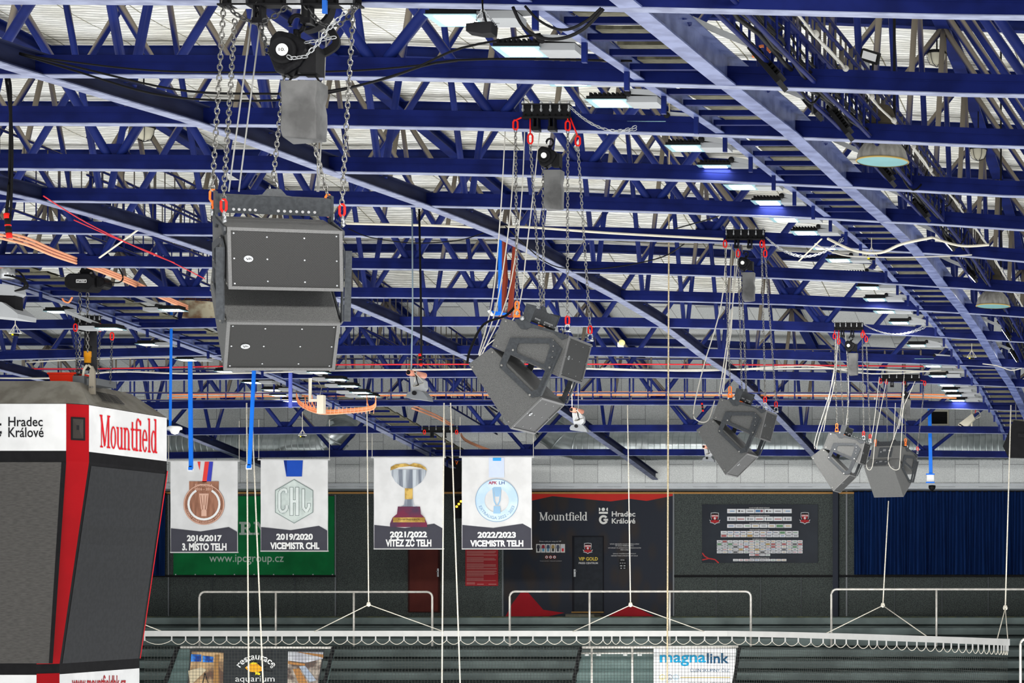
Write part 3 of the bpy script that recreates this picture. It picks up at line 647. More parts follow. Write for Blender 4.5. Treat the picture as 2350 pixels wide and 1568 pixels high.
# walkway hung between the two rails
def ranges(y0, y1, st):
    y = y0
    while y < y1: yield y; y += st
def walkway(label, x0, x1, y0, y1, dz, first, group):
    t = thing('lamp_walkway', label, 'walkway', (x0, y0, zbY(x0, y0)), 0, group)
    P = [Vector((x0, y, zbY(x0, y)+dz+.05)) for y in ranges(y0, y1, 1.5)]
    build(MB().ibeam(P, .09, .12, .01), 'edge_rail', BLUE_LAMPLIT, t)
    k = 0
    for y in ranges(y0+.2, y1-.9, .6):
        z = zbY((x0+x1)/2, y)+dz; z2 = zbY((x0+x1)/2, y+.7)+dz
        build(MB().bar([(x0+.03, y, z+.04), (x1-.03, y, z+.04)], .05, .05), 'cross_bar', BLUE_D, t)
        b = MB(); b.add([(x0+.07, y+.06, z+.12), (x1-.1, y+.06, z+.12), (x1-.1, y+.55, z2+.12), (x0+.07, y+.55, z2+.12)], [(0,3,2,1)]); b.add([(x0+.07, y+.06, z+.15), (x1-.1, y+.06, z+.15), (x1-.1, y+.55, z2+.15), (x0+.07, y+.55, z2+.15)], [(0,1,2,3)])
        b.add([(x0+.07, y+.06, z+.12), (x1-.1, y+.06, z+.12), (x1-.1, y+.06, z+.15), (x0+.07, y+.06, z+.15)], [(0,1,2,3)])
        build(b, 'floor_board', WOOD, t)
        if k % 2 == 0:
            build(MB().box((x0-.02, y-.02, z-.16), (x0+.02, y+.02, z+.02)), 'drop_bracket', BLUE, t)
        k += 1
    return t
walkway('boarded lamp walkway climbing to the top right, seen from below', -4.83, -4.16, 13.6, 53, .03, 0, 'lamp walkways')
walkway('boarded lamp walkway left of the large front loudspeaker', -19.95, -19.1, 30.5, 56, .03, 0, 'lamp walkways')
# lamps of the left walkway
LL = [(135,718,1),(252,757,-1),(343,793,1),(395,714,-1),(432,828,1),(520,855,1),(582,880,1),(627,897,1),(645,910,1),(668,922,1),(730,857,-1),(772,873,-1),(800,888,-1),(826,903,-1),(845,911,-1)]
for i, (px, py, fl) in enumerate(LL):
    X = -21.0 if fl > 0 else -18.35; Y = max(28, min(56, X*F/(px-VX)))
    side = 'left' if fl > 0 else 'right'
    k = sum(1 for q in LL[:i+1] if q[2] == fl)
    t, P = led_lamp('lit floodlight on the %s side of the left walkway, %s from the near end' % (side, ORD[k-1]), px, py, Y, fl, 'lit floodlights along the left walkway')
    e = P(.19, 0, .09); tip = Vector((-20.0 if fl > 0 else -19.1, Y, e.z+.22)); build(MB().bar([e, tip], .24, .05, (0, 1, 0)) if False else MB().bar([e, tip], .05, .06), 'bracket_arm', LAMPG, t)
# floodlights seen edge-on right of the right walkway
ED = [((1680,62),(1795,198),17.3),((1832,215),(1880,268),20.2),((1874,215),(1950,315),20.0),((1970,330),(2050,423),23.2),((2078,440),(2130,505),26.2),((2142,522),(2187,572),29.2),((2198,600),(2240,645),32.2),((2245,650),(2278,700),35.2),((2290,738),(2318,780),38.4),((2310,790),(2335,830),41.4)]
for i, (a, b, Y) in enumerate(ED):
    A = U(*a, Y); B = U(*b, Y); d = (B-A); L_ = d.length; d.normalize(); n = Vector((d.z, 0, -d.x)); n = n if n.z < 0 else -n
    t = thing('led_floodlight', 'black floodlight seen edge-on right of the right walkway, %s from the top' % ORD[i], 'floodlight', tuple(A), 0, 'edge-on floodlights')
    def Q(u, y, h): return A+d*u-n*h+Vector((0, y, 0))
    def slab(u0, u1, y0, y1, h0, h1): return MB().add([Q(u, y, h) for h in (h0, h1) for u, y in ((u0,y0),(u1,y0),(u1,y1),(u0,y1))], [(0,3,2,1),(4,5,6,7),(0,1,5,4),(1,2,6,5),(2,3,7,6),(3,0,4,7)])
    recalc(build(slab(L_*.42, L_, -.17, .17, -.02, .025), 'lens_housing', BLACKM, t))
    recalc(build(slab(L_*.46, L_*.96, -.13, .13, -.018-.006*(i > 4), -.012), 'led_lens', LEDM if i > 4 else mat('unlit_lens', (.05, .05, .05), .3), t))
    fn = MB()
    for k in range(8): u = L_*(.47+.058*k); fn.add(slab(u, u+L_*.03, -.13, .13, .025, .065).v, [(0,3,2,1),(4,5,6,7),(0,1,5,4),(1,2,6,5),(2,3,7,6),(3,0,4,7)])
    recalc(build(fn, 'heat_sink', BLACKM, t))
    recalc(build(slab(0, L_*.44, -.13, .13, -.015, .045), 'driver_box', BLACKM, t))
    build(MB().cyl(Q(L_*.44, -.19, .02), Q(L_*.44, .19, .02), .03, 12), 'hinge', BLACK, t, True)
    m = Q(L_*.42, -.18, .02); build(MB().bar([m, m+Vector((-.24, 0, .10)), m+Vector((-.5, 0, .22))], .05, .02, (0, 1, 0)), 'bracket_arm', LAMPG, t)
# guard rails and cables right of the right walkway
def guard(label, x, y0, y1, dz, hh, st, grp, rail=.022):
    t = thing('guard_rail', label, 'railing', (x, y0, zbY(x, y0)+dz), 0, grp)
    for h in (0, hh*.5, hh):
        build(MB().tube([Vector((x, y, zbY(x, y)+dz+h)) for y in ranges(y0, y1, 1.5)], rail, 6), 'rail', BLUE_D, t, True)
    ys = list(ranges(y0+.1, y1-1.6, st))
    bars = [MB().cyl((x, y, zbY(x, y)+dz), (x, y, zbY(x, y)+dz+hh), .011 if k % 6 else .024, 6) for k, y in enumerate(ys)]
    pieces(bars[:98], 'baluster', BLUE_D, t, True)
    if len(bars) > 98:
        m = MB()
        for b in bars[98:]: m.add(b.v, b.f)
        o = build(m, 'baluster', BLUE_D, t, True); o['kind'] = 'stuff'
guard('dark barred guard rail just right of the right walkway beam', -3.6, 14.0, 52, .10, .95, .30, 'barred walkway guard rails')
guard('dark barred guard rail farther right, beyond the cable bundles', -3.32, 14.0, 52, .05, .55, .42, 'barred walkway guard rails')
guard('barred guard rail of the left walkway with orange conduits', -18.9, 30, 56, .9, 1.2, .34, 'barred walkway guard rails')
guard('barred guard rail along the left walkway, rear side', -17.8, 33, 56, .9, 1.2, .34, 'barred walkway guard rails')
mb = MB(); mb.box((-3.6, 13.5, 0), (-2.7, 13.5, 0)); 
def xrail(label, Y, x0, x1, z0, hh, st):
    t = thing('guard_rail', label, 'railing', (x0, Y, z0), 0, 'barred cross-walk guard rails')
    for h in (0, hh*.55, hh): build(MB().cyl((x0, Y, z0+h), (x1, Y, z0+h), .022, 6), 'rail', BLUE, t, True)
    xs = list(ranges(x0, x1, st)); pieces([MB().cyl((x, Y, z0), (x, Y, z0+hh), .02, 6) for x in xs[:99]], 'baluster', BLUE, t, True)
xrail('barred blue guard rail across the hall, nearer one above the orange cables', 45.9, -29, -6.2, HC+4.35, .95, .40)
xrail('barred blue guard rail across the hall, farther one', 47.2, -29, -6.2, HC+4.30, .95, .42)
# black cable bundles
rnd = random.Random(5)
def along(x, y0, y1, dz, wob=.05, st=.6, f=zbY):
    return [Vector((x+rnd.uniform(-wob, wob), y, f(x, y)+dz+rnd.uniform(-wob, wob))) for y in ranges(y0, y1, st)]
for i, (x, dz, r, wob) in enumerate(((-3.52, .78, .020, .02), (-3.48, .86, .014, .03), (-3.38, .70, .016, .025), (-3.40, .92, .012, .03), (-3.36, .80, .016, .025), (-3.34, .75, .012, .03), (-3.45, 1.15, .012, .03))):
    one(MB().tube(along(x, 14, 52, dz-.62, wob), r, 6), 'cable_bundle', CABLE_B, 'black cable bundle running along the right walkway rails', 'cable', 'black cable bundles', True)
for i in range(2):
    one(MB().tube(along(-3.1+.04*i, 14, 50, .22-.04*i, .012), .011, 6), 'cable', flat('grey_cable', (.36, .35, .32), .6), 'white cable strapped along the rail at the top right', 'cable', 'white strapped cables', True)
t = thing('cable_tie_row', 'pale rings holding the white cables at the top right', 'cable ties', (-3.05, 15, zbY(-3, 15)+.2))
for y in ranges(15, 40, 1.4):
    c = Vector((-3.05, y, zbY(-3, y)+.18)); d = (Vector((-3.05, y+1, zbY(-3, y+1)+.18))-c).normalized()*.02
    build(MB().cyl(c-d, c+d, .028, 10), 'ring', flat('grey_cable', (.36, .35, .32), .6), t, True)
for i in range(16):
    y = 15.5+i*1.1; x = rnd.uniform(-3.55, -3.36); z = zbY(x, y)+rnd.uniform(.25, .6)
    one(MB().tube(bez((x, y, z), (x+rnd.uniform(-.3, .3), y+rnd.uniform(.5, 1.4), z+rnd.uniform(-.15, .1)), rnd.uniform(.15, .4), 8), .011, 5), 'cable_loop', CABLE_B, 'thin black cable loop drooping between the right walkway rails', 'cable', 'drooping cable loops', True)
# bell lamps
def bell(label, px, top, bot, Y, s):
    c = U(px, bot, Y); t = thing('bell_lamp', label, 'lamp', tuple(c), 0, 'unlit bell lamps')
    build(MB().lathe([(.30*s, 0), (.295*s, .05*s), (.27*s, .13*s), (.21*s, .21*s), (.13*s, .27*s), (.09*s, .30*s)], c, 32), 'reflector', mat('milky_reflector', (.30, .29, .26), .4, col2=(.2, .19, .17), scale=6, stretch=(3, 3, .4)), t, True)
    build(MB().lathe([(.298*s, -.008), (.31*s, -.004), (.31*s, .008), (.298*s, .012)], c, 32), 'rim', flat('brass_rim', (.35, .25, .08), .5), t, True)
    build(MB().lathe([(0, -.0), (.295*s, -.0)], c, 32), 'glass', flat('teal_glass', (.16, .33, .34), .15), t)
    build(MB().lathe([(.08*s, .29*s), (.08*s, .38*s), (.17*s, .40*s), (.175*s, .43*s), (.155*s, .445*s), (.155*s, .52*s), (.13*s, .60*s), (.08*s, .655*s), (0, .675*s)], c, 28), 'ballast_dome', mat('black_dome', (.02, .018, .014), .5, dust=(.06, .05, .035)), t, True)
    z = ztY(c.x, Y); build(MB().cyl(c+Vector((.14*s, 0, .43*s)), Vector((c.x+.14*s, Y, z)), .015, 6), 'hanger', BLACKM, t)
bell('large bell lamp with teal glass between the right beams', 2025, 232, 371, 21.5, .89)
bell('smaller bell lamp farther down the right side', 2279, 622, 703, 33.4, .91)
# small halogen flood and round bulkheads, upper right
c = U(1997, 130, 24.5); t = thing('halogen_flood', 'small black halogen flood on a grey box, upper right', 'floodlight', tuple(c))
b = build(MB().cbox(c, (.22, .10, .13), Matrix.Rotation(.3, 3, 'Y') @ Matrix.Rotation(.4, 3, 'X')), 'housing', BLACKM, t)
build(MB().cbox(c+Vector((0, -.06, -.01)), (.17, .01, .09), Matrix.Rotation(.3, 3, 'Y') @ Matrix.Rotation(.4, 3, 'X')), 'glass', flat('halogen_glass', (.3, .3, .3), .1, metal=.6), t)
build(MB().box((c.x-.11, c.y, c.z-.26), (c.x-.02, c.y+.08, c.z-.06)), 'grey_box', LAMPG, t)
build(MB().box((c.x+.02, c.y, c.z-.5), (c.x+.04, c.y+.02, c.z)), 'stem', BLACKM, t)
for px, py, Y, nm in ((2150, 128, 33, 'upper'), (2245, 347, 37.5, 'lower'), (330, 298, 31, 'left')):
    c = U(px, py, Y); t = thing('bulkhead_lamp', 'round caged bulkhead lamp on a roof tube, %s one' % nm, 'lamp', tuple(c), 0, 'caged bulkhead lamps')
    build(MB().lathe([(0, -.16), (.10, -.13), (.14, -.05), (.15, .02)], c, 18), 'glass_bowl', flat('bulkhead_glass', (.4, .38, .3), .2), t, True)
    build(MB().lathe([(.15, .02), (.17, .03), (.15, .07), (0, .08)], c, 18), 'cap', BLACKM, t, True)
    for k in range(6):
        a = k*math.pi/3; build(MB().tube([c+Vector((.165*math.cos(a), .165*math.sin(a), .03)), c+Vector((.15*math.cos(a), .15*math.sin(a), -.06)), c+Vector((.11*math.cos(a), .11*math.sin(a), -.14)), c+Vector((0, 0, -.18))], .005, 5), 'cage_wire', BLACKM, t)
    build(MB().cyl(c+Vector((0, 0, .05)), Vector((c.x, Y, ztY(c.x, Y)+.1)), .012, 6), 'hanger', BLACKM, t)
# ================================================================ flat artwork and lettering
def textmesh(body, mtx, x0, x1, y0, y1, bold=0., shear=0.):
    """returns (verts2D, faces) of the built-in font fitted into the box x0..x1, y0..y1 (y down in px)"""
    cu = bpy.data.curves.new('t', 'FONT'); cu.body = body; cu.offset = bold; cu.shear = shear; cu.resolution_u = 3; cu.align_x = 'CENTER'
    o = bpy.data.objects.new('t', cu); COL.objects.link(o); dg = bpy.context.evaluated_depsgraph_get()
    me = bpy.data.meshes.new_from_object(o.evaluated_get(dg)); vs = [(v.co.x, v.co.y) for v in me.vertices]; fs = [tuple(p.vertices) for p in me.polygons]
    bpy.data.objects.remove(o); bpy.data.curves.remove(cu); bpy.data.meshes.remove(me)
    if not vs: return [], []
    a, b = min(v[0] for v in vs), max(v[0] for v in vs); c, d = min(v[1] for v in vs), max(v[1] for v in vs)
    sx = (x1-x0)/max(1e-6, b-a); sy = (y1-y0)/max(1e-6, d-c)
    return [(x0+(v[0]-a)*sx, y1-(v[1]-c)*sy) for v in vs], fs
class Art:
    """flat graphics of one printed surface; coordinates are photo pixels on a plane, f maps (px,py,layer) to 3D"""
    def __init__(s, parent, f): s.p = parent; s.f = f
    def polys(s, name, m, polys, layer=1):
        mb = MB()
        for i, p in enumerate(polys): mb.poly([s.f(x, y, layer+.045*(i % 9)) for x, y in p])
        return build(mb, name, m, s.p)
    def text(s, body, m, x0, x1, y0, y1, bold=.0, layer=2, name='lettering', shear=0.):
        v, fs = textmesh(body, None, x0, x1, y0, y1, bold, shear)
        return build(MB().add([s.f(x, y, layer) for x, y in v], fs), name, m, s.p)
    def serif(s, m, x0, x1, y0, y1, layer=2, word='Mountfield', name='lettering'):
        P = serif_polys(word); a = min(x for p in P for x, y in p); b = max(x for p in P for x, y in p); h = 1.0
        return s.polys(name, m, [[(x0+(x-a)*(x1-x0)/(b-a), y1-y*(y1-y0)/h) for x, y in p] for p in P], layer)
def rect(x0, y0, x1, y1): return [(x0, y0), (x1, y0), (x1, y1), (x0, y1)]
def ell(cx, cy, rx, ry=None, a0=0, a1=360, n=32):
    ry = ry or rx; return [(cx+rx*math.cos(math.radians(a0+(a1-a0)*i/n)), cy+ry*math.sin(math.radians(a0+(a1-a0)*i/n))) for i in range(n+(0 if abs(a1-a0) == 360 else 1))]
def arcband(cx, cy, r0, r1, a0, a1, n=24, ky=1.):
    out = []
    for i in range(n):
        t = [math.radians(a0+(a1-a0)*(i+k)/n) for k in (0, 1)]
        out.append([(cx+r1*math.cos(t[0]), cy+ky*r1*math.sin(t[0])), (cx+r1*math.cos(t[1]), cy+ky*r1*math.sin(t[1])), (cx+r0*math.cos(t[1]), cy+ky*r0*math.sin(t[1])), (cx+r0*math.cos(t[0]), cy+ky*r0*math.sin(t[0]))])
    return out
def thick(pts, w):
    out = []
    for i in range(len(pts)-1):
        (x0, y0), (x1, y1) = pts[i], pts[i+1]; L_ = math.hypot(x1-x0, y1-y0) or 1; nx, ny = -(y1-y0)/L_*w/2, (x1-x0)/L_*w/2
        out.append([(x0+nx, y0+ny), (x1+nx, y1+ny), (x1-nx, y1-ny), (x0-nx, y0-ny)])
    return out
def serif_polys(word):
    x = 0; P = []; XH = .68
    def st(a, y0, y1, w=.17): P.append([(x+a-w/2, y0), (x+a+w/2, y0), (x+a+w/2, y1), (x+a-w/2, y1)])
    def sf(a, y, w=.34, h=.055, top=False): P.append([(x+a-w/2, y), (x+a+w/2, y), (x+a+w/2*.9, y+(-h if top else h)), (x+a-w/2*.9, y+(-h if top else h))])
    def bowl(cx, cy, rx, ry, a0=0, a1=360, n=24):
        for i in range(n):
            t = [math.radians(a0+(a1-a0)*(i+k)/n) for k in (0, 1)]
            P.append([(x+cx+rx*math.cos(t[0]), cy+ry*math.sin(t[0])), (x+cx+rx*math.cos(t[1]), cy+ry*math.sin(t[1])),
                      (x+cx+(rx-.16)*math.cos(t[1]), cy+(ry-.06)*math.sin(t[1])), (x+cx+(rx-.16)*math.cos(t[0]), cy+(ry-.06)*math.sin(t[0]))])
    def arch(a, b):   # n shoulder
        bowl((a+b)/2, .44, (b-a)/2+.08, .25, 0, 180, 14)
    for c in word:
        if c == 'M':
            st(.17, 0, 1, .09); st(1.0, 0, 1, .19); P.extend(thick([(x+.13, .97), (x+.57, .06)], .20)); P.extend(thick([(x+.57, .06), (x+.95, .97)], .09))
            sf(.17, 0, .34); sf(1.0, 0, .42); sf(.12, 1, .34, top=True); sf(1.02, 1, .36, top=True); adv = 1.25
        elif c == 'o': bowl(.33, XH/2, .33, XH/2+.01); adv = .72
        elif c == 'e': bowl(.31, XH/2, .31, XH/2+.01, 0, 325); P.append([(x+.12, .34), (x+.60, .34), (x+.60, .40), (x+.12, .40)]); adv = .67
        elif c == 'u':
            st(.16, .14, XH); st(.60, 0, XH); bowl(.38, .22, .30, .23, 180, 360, 14); sf(.10, XH, .26, top=True); sf(.54, XH, .26, top=True); sf(.66, 0, .26); adv = .82
        elif c == 'n':
            st(.17, 0, XH); st(.62, 0, .46); arch(.17, .62); sf(.11, XH, .26, top=True); sf(.17, 0); sf(.62, 0); adv = .86
        elif c == 't': st(.2, .12, .88); P.append([(x+.0, .62), (x+.44, .62), (x+.44, .68), (x, .68)]); bowl(.36, .17, .245, .17, 180, 330, 10); adv = .50
        elif c == 'f': st(.2, 0, .82); P.append([(x+.0, .62), (x+.44, .62), (x+.44, .68), (x, .68)]); bowl(.37, .82, .255, .19, 30, 180, 10); sf(.2, 0, .38); adv = .48
        elif c == 'i': st(.17, 0, XH); sf(.17, 0); sf(.11, XH, .26, top=True); P.append([(x+.17+.10*math.cos(k*math.pi/6), .87+.09*math.sin(k*math.pi/6)) for k in range(12)]); adv = .38
        elif c == 'l': st(.17, 0, 1.04); sf(.17, 0); sf(.11, 1.04, .26, top=True); adv = .38
        elif c == 'd': bowl(.30, XH/2, .30, XH/2+.01); st(.54, 0, 1.04); sf(.48, 1.04, .26, top=True); sf(.60, 0, .26); adv = .74
        else: adv = .4
        x += adv
    return P
M_ = {}
def C(name, col, rough=.6): return flat('print_'+name, col, rough)
PW = C('white', (.78, .78, .77)); PK = C('charcoal', (.045, .05, .06)); PBK = C('black', (.012, .012, .014)); PR = C('red', (.55, .012, .02)); PRD = C('dull_red', (.33, .02, .025))
def planeY(Y, step=.006): return lambda px, py, l: U(px, py, Y-step*l)

ho_, nc = NUMBER; v, fs = textmesh('10.', None, -.022, .022, -.012, .012, .01)
build(MB().add([nc+Vector((x, 0, -y)) for x, y in v], fs), 'number', PBK, ho_)
# ================================================================ scoreboard cube
t = thing('scoreboard_cube', 'large white, red and dark video scoreboard hanging at the lower left', 'scoreboard', tuple(U(60, 1530, 34.75)))
XR, Yc, Yf = -18.85, 35.0, 34.75; XL = -22.0; YB = 37.64
def zf(py): return HC+(VY-py)*Yf/F
Zt, Zb1, Zs0, Zs1, Zbt = HC+3.107, HC+2.315, HC+2.14, HC-1.285, HC-2.3
def ring(z, taper, c=.25): # plan outline at height z (clockwise from front right)
    t_ = .5*taper; xr = XR-t_; xl = XL+t_
    return [(xl+c, Yf, z), (xr-c, Yf, z), (xr, Yc, z), (xr, YB, z), (xr-c, YB+.25, z), (xl+c, YB+.25, z), (xl, YB, z), (xl, Yc, z)]
def shell(za, ta, zb_, tb, name, m, idx=None):
    A, B = ring(za, ta), ring(zb_, tb); mb = MB(); n = 8
    for i in range(n):
        if idx is not None and i not in idx: continue
        j = (i+1) % n; mb.add([A[i], A[j], B[j], B[i]], [(0, 1, 2, 3)])
    return recalc(build(mb, name, m, t)) if idx is None else build(mb, name, m, t)
SGREY = mat('cube_cap_grey', (.19, .18, .155), .7, col2=(.13, .12, .10), scale=3)
VIN = mat('banner_vinyl', (.66, .66, .66), .45, col2=(.60, .60, .60), scale=2.5)
shell(Zt, 0, Zb1, 0, 'header_panel', VIN)
shell(Zb1, 0, Zs0, 0, 'black_band', BLACKM)
body = shell(Zs0, 0, Zs1, 1, 'body', BLACKM)
shell(Zs1, 1, Zs1-.18, 1, 'lower_band', BLACKM); shell(Zs1-.18, 1, Zbt, 1, 'footer_panel', VIN)
# cap
A = ring(Zt+.01, 0); B = [(XL+.9, Yf+.35, Zt+.42), (XR-.45, Yf+.35, Zt+.42), (XR-.35, Yc+.35, Zt+.42), (XR-.55, YB-.2, Zt+.42), (XR-.75, YB, Zt+.42), (XL+1, YB, Zt+.42), (XL+.8, YB-.2, Zt+.42), (XL+.7, Yc+.35, Zt+.42)]
mb = MB(); mb.add(A+B, [(i, (i+1) % 8, 8+(i+1) % 8, 8+i) for i in range(8)]+[tuple(range(8, 16)), tuple(range(7, -1, -1))]); cap = recalc(build(mb, 'sloped_cap', SGREY, t))
for gi in range(4):
    mb = MB()
    for k in range(7):
        yy = Yc+.55+.22*gi; p = [Vector(A[2]).lerp(Vector(A[3]), (yy+.02-Yc)/2.64), Vector(B[2]).lerp(Vector(B[3]), (yy+.02-Yc)/2.64)]
        q0 = p[0].lerp(p[1], .30+.06*k)+Vector((.004, 0, .004)); q1 = p[0].lerp(p[1], .335+.06*k)+Vector((.004, 0, .004)); mb.poly([q0, q0+Vector((-.0, .16, 0)), q1+Vector((0, .16, 0)), q1])
    build(mb, 'vent_slots', BLACK, cap)
# red corner strips
def strip(z0, t0, z1, t1, name):
    A, B = ring(z0, t0), ring(z1, t1); e = Vector((.004, -.004, 0)); mb = MB(); mb.add([Vector(A[1])+e, Vector(A[2])+e, Vector(B[2])+e, Vector(B[1])+e], [(0, 1, 2, 3)]); return build(mb, name, flat('corner_red', (.27, .002, .005), .5), t)
strip(Zt, 0, Zb1, 0, 'corner_strip'); strip(Zb1, 0, Zs0, 0, 'corner_strip'); strip(Zs0, 0, Zs1, 1, 'corner_strip'); strip(Zs1-.16, 1, Zbt, 1, 'corner_strip')
A_ = ring(0, 0); c0 = Vector(A_[1]); c1 = Vector(A_[2])
def cz(u, z, d=.01): p = c0.lerp(c1, u); return Vector((p.x+.707*d, p.y-.707*d, z))
hz0, hz1 = HC+2.89, HC+2.50
mb = MB().ringprism([(.2, hz1), (.82, hz1), (.82, hz0), (.2, hz0)], [(.28, hz1+.03), (.74, hz1+.03), (.74, hz0-.03), (.28, hz0-.03)], lambda u, v, d: cz(u, v, d), .008, .02); recalc(build(mb, 'horn_rim', BLACKM, t))
mb = MB(); mb.add([cz(.28, hz1+.03, .018), cz(.74, hz1+.03, .018), cz(.74, hz0-.03, .018), cz(.28, hz0-.03, .018), cz(.45, (hz0+hz1)/2-.02, .007), cz(.57, (hz0+hz1)/2-.02, .007), cz(.57, (hz0+hz1)/2+.06, .007), cz(.45, (hz0+hz1)/2+.06, .007)], [(0,1,5,4),(1,2,6,5),(2,3,7,6),(3,0,4,7)]); build(mb, 'horn_flare', flat('horn_grey', (.035, .03, .027), .35), t)
mb = MB(); mb.add([cz(.45, (hz0+hz1)/2-.02, .0075), cz(.57, (hz0+hz1)/2-.02, .0075), cz(.57, (hz0+hz1)/2+.06, .0075), cz(.45, (hz0+hz1)/2+.06, .0075)], [(0, 1, 2, 3)]); build(mb, 'horn_throat', PBK, t)
# video faces
def led_face(mname, c1, c2, sc):
    m = mat(mname, c1, .55, col2=c2, scale=sc, stretch=(1, 1, 6), mix=(.35, .65), detail=6); return m
def fr(px, py, l): # front plane (tilts a little at the sides only)
    return U(px, py, Yf-.004*l-.001)
art = Art(t, fr)
art.polys('front_screen', led_face('screen_front_led', (.078, .074, .070), (.055, .053, .050), 9), [[(-260, 1061), (141, 1061), (112, 1523), (-240, 1523)]], 1)
art.polys('screen_rim', BLACKM, [[(141, 1061), (152, 1061), (121, 1523), (112, 1523)]], 2)
zr = lambda z: max(0, min(1, (Zs0-z)/(Zs0-Zs1)))
def side(y, z, d=.006): return Vector((XR-.5*zr(z)+d, y, z))
def pxside(px, py, l):   # photo pixel -> point on the right-hand face
    X = XR
    for _ in range(4):
        Y = X*F/(px-VX); z = HC+(VY-py)*Y/F; X = XR-.5*zr(z)+.004*l
    return Vector((X, Y, z))
sa = Art(t, pxside)
SD = panel_mat('screen_side_led', (.012, .0135, .016), (.008, .009, .011), .85, .32, .32, 14, .004)
mb = MB(); n = 10
for i in range(n):
    z0 = Zs0-.06-(Zs0-Zs1-.06)*i/n; z1 = Zs0-.06-(Zs0-Zs1-.06)*(i+1)/n
    mb.add([side(Yc+.08, z0), side(YB-.04, z0), side(YB-.04, z1), side(Yc+.08, z1)], [(0, 1, 2, 3)])
build(mb, 'side_screen', SD, t)
mb = MB()
for y0, y1 in ((YB-.05, YB), ): 
    for i in range(n):
        z0 = Zs0-(Zs0-Zs1)*i/n; z1 = Zs0-(Zs0-Zs1)*(i+1)/n; mb.add([side(y0, z0, .008), side(y1, z0, .008), side(y1, z1, .008), side(y0, z1, .008)], [(0, 1, 2, 3)])
build(mb, 'side_rim', BLACK, t)
mb = MB(); mb.tube([side(YB+.02, Zs0-(Zs0-Zs1)*i/8, .0) for i in range(9)], .012, 6); build(mb, 'rear_red_edge', PR, t)
Art(t, lambda px, py, l: pxside(px, py+(px-229)*.105, l)).serif(PR, 229, 361, 952, 1027, 2)
sa.text('www.mountfieldhk.cz', PRD, 166, 289, 1550, 1585, .01, 2)
fa = Art(t, lambda px, py, l: U(px, py, Yf-.004*l))
fa.text('Hradec', PBK, 19, 98, 957, 979, .012, 1); fa.text('Králové', PBK, 19, 100, 981, 1004, .012, 1)
GL = [ell(-14, 990, 15, 16)]
fa.polys('city_emblem', PBK, arcband(-13, 992, 10, 17, 20, 320)+[rect(-13, 990, 4, 996), rect(-28, 972, 3, 977)]+arcband(-4, 945, 0, 7, 90, 270), 1)
# things on top of the cube
b = thing('chain_bucket', 'red plastic chain bucket on top of the scoreboard', 'bucket', tuple(U(155, 888, 36)))
A0 = [U(*p, 36) for p in ((125, 860), (188, 860), (182, 890), (133, 890))]
mb = MB(); P = []
for p, w_ in ((A0[0], 0), (A0[3], 0)): pass
x0, x1 = A0[0].x, A0[1].x; xa, xb = A0[3].x, A0[2].x; zt_, z_ = A0[0].z, A0[3].z-.12
mb.add([(x0, 35.8, zt_), (x1, 35.8, zt_), (x1, 36.25, zt_), (x0, 36.25, zt_), (xa, 35.88, z_), (xb, 35.88, z_), (xb, 36.17, z_), (xa, 36.17, z_)], [(0,4,5,1),(1,5,6,2),(2,6,7,3),(3,7,4,0),(4,7,6,5)])
build(mb, 'tub', flat('bucket_red', (.70, .03, .01), .4), b); build(MB().tube([(x0, 35.8, zt_), (x1, 35.8, zt_), (x1, 36.25, zt_), (x0, 36.25, zt_)], .02, 6, True), 'lip', flat('bucket_red', (.70, .03, .01), .4), b)
b = thing('lifting_bracket', 'grey steel lifting bracket on top of the scoreboard beside the red bucket', 'bracket', tuple(U(205, 900, 36)))
z0 = Zt+.42
for px0, px1, py in ((174, 200, 864), (206, 232, 870)): build(MB().box((U(px0, 0, 35.6).x, 35.5, z0-.03), (U(px1, 0, 35.6).x, 36.1, U(0, py, 35.6).z)), 'box_section', flat('bracket_grey', (.09, .095, .10), .5), b)
recalc(build(MB().prism([(203, 905), (205, 850), (211, 840), (217, 852), (217, 905)], lambda u, v, d: U(u, v, 35.45)+Vector((0, d, 0)), 0, .04), 'lug_plate', flat('lug_steel', (.28, .25, .2), .4, metal=.5), b))
for u, v in ((207, 889), (213, 889)): build(MB().cyl(U(u, v, 35.45)-Vector((0, .03, 0)), U(u, v, 35.45), .014, 8), 'bolt', STEEL, b)
b = thing('hook_block', 'amber hook block wrapped in cloth above the scoreboard', 'hook', tuple(U(201, 840, 35.8)))
build(MB().lathe([(0, 0), (.055, 0), (.055, .10), (.062, .10), (.062, .24), (.055, .26), (0, .26)], U(201, 833, 35.8), 16), 'amber_block', flat('amber_plastic', (.55, .22, .01), .4), b, True)
build(MB().lathe([(0, 0), (.068, 0), (.068, .09), (0, .09)], U(201, 812, 35.8)+Vector((0, 0, .04)), 16), 'black_collar', BLACKM, b, True)
mb = MB(); mb.tube([U(200, 838, 35.75), U(192, 850, 35.72), U(190, 868, 35.7)], .022, 8); mb.tube([U(203, 838, 35.75), U(212, 846, 35.72), U(214, 862, 35.7)], .02, 8); build(mb, 'cloth', CREAM, b, True)
for px, nm in ((184, 'left'), (201, 'right')): ch([U(px, 672, 35.7), U(px+(0 if px > 190 else -2), 808 if px > 190 else 858, 35.7)], '%s chain from the black electric hoist to the scoreboard' % nm, .009, STEEL, 'scoreboard hoist chains', .062, .042)
one(MB().chain([U(175, 852, 35.75), U(182, 848, 35.65), U(190, 856, 35.75), U(180, 858, 35.7), U(172, 862, 35.8)], .05, .036, .008), 'chain', BLKCH, 'dark chain heap in the red bucket', 'chain', None, True)
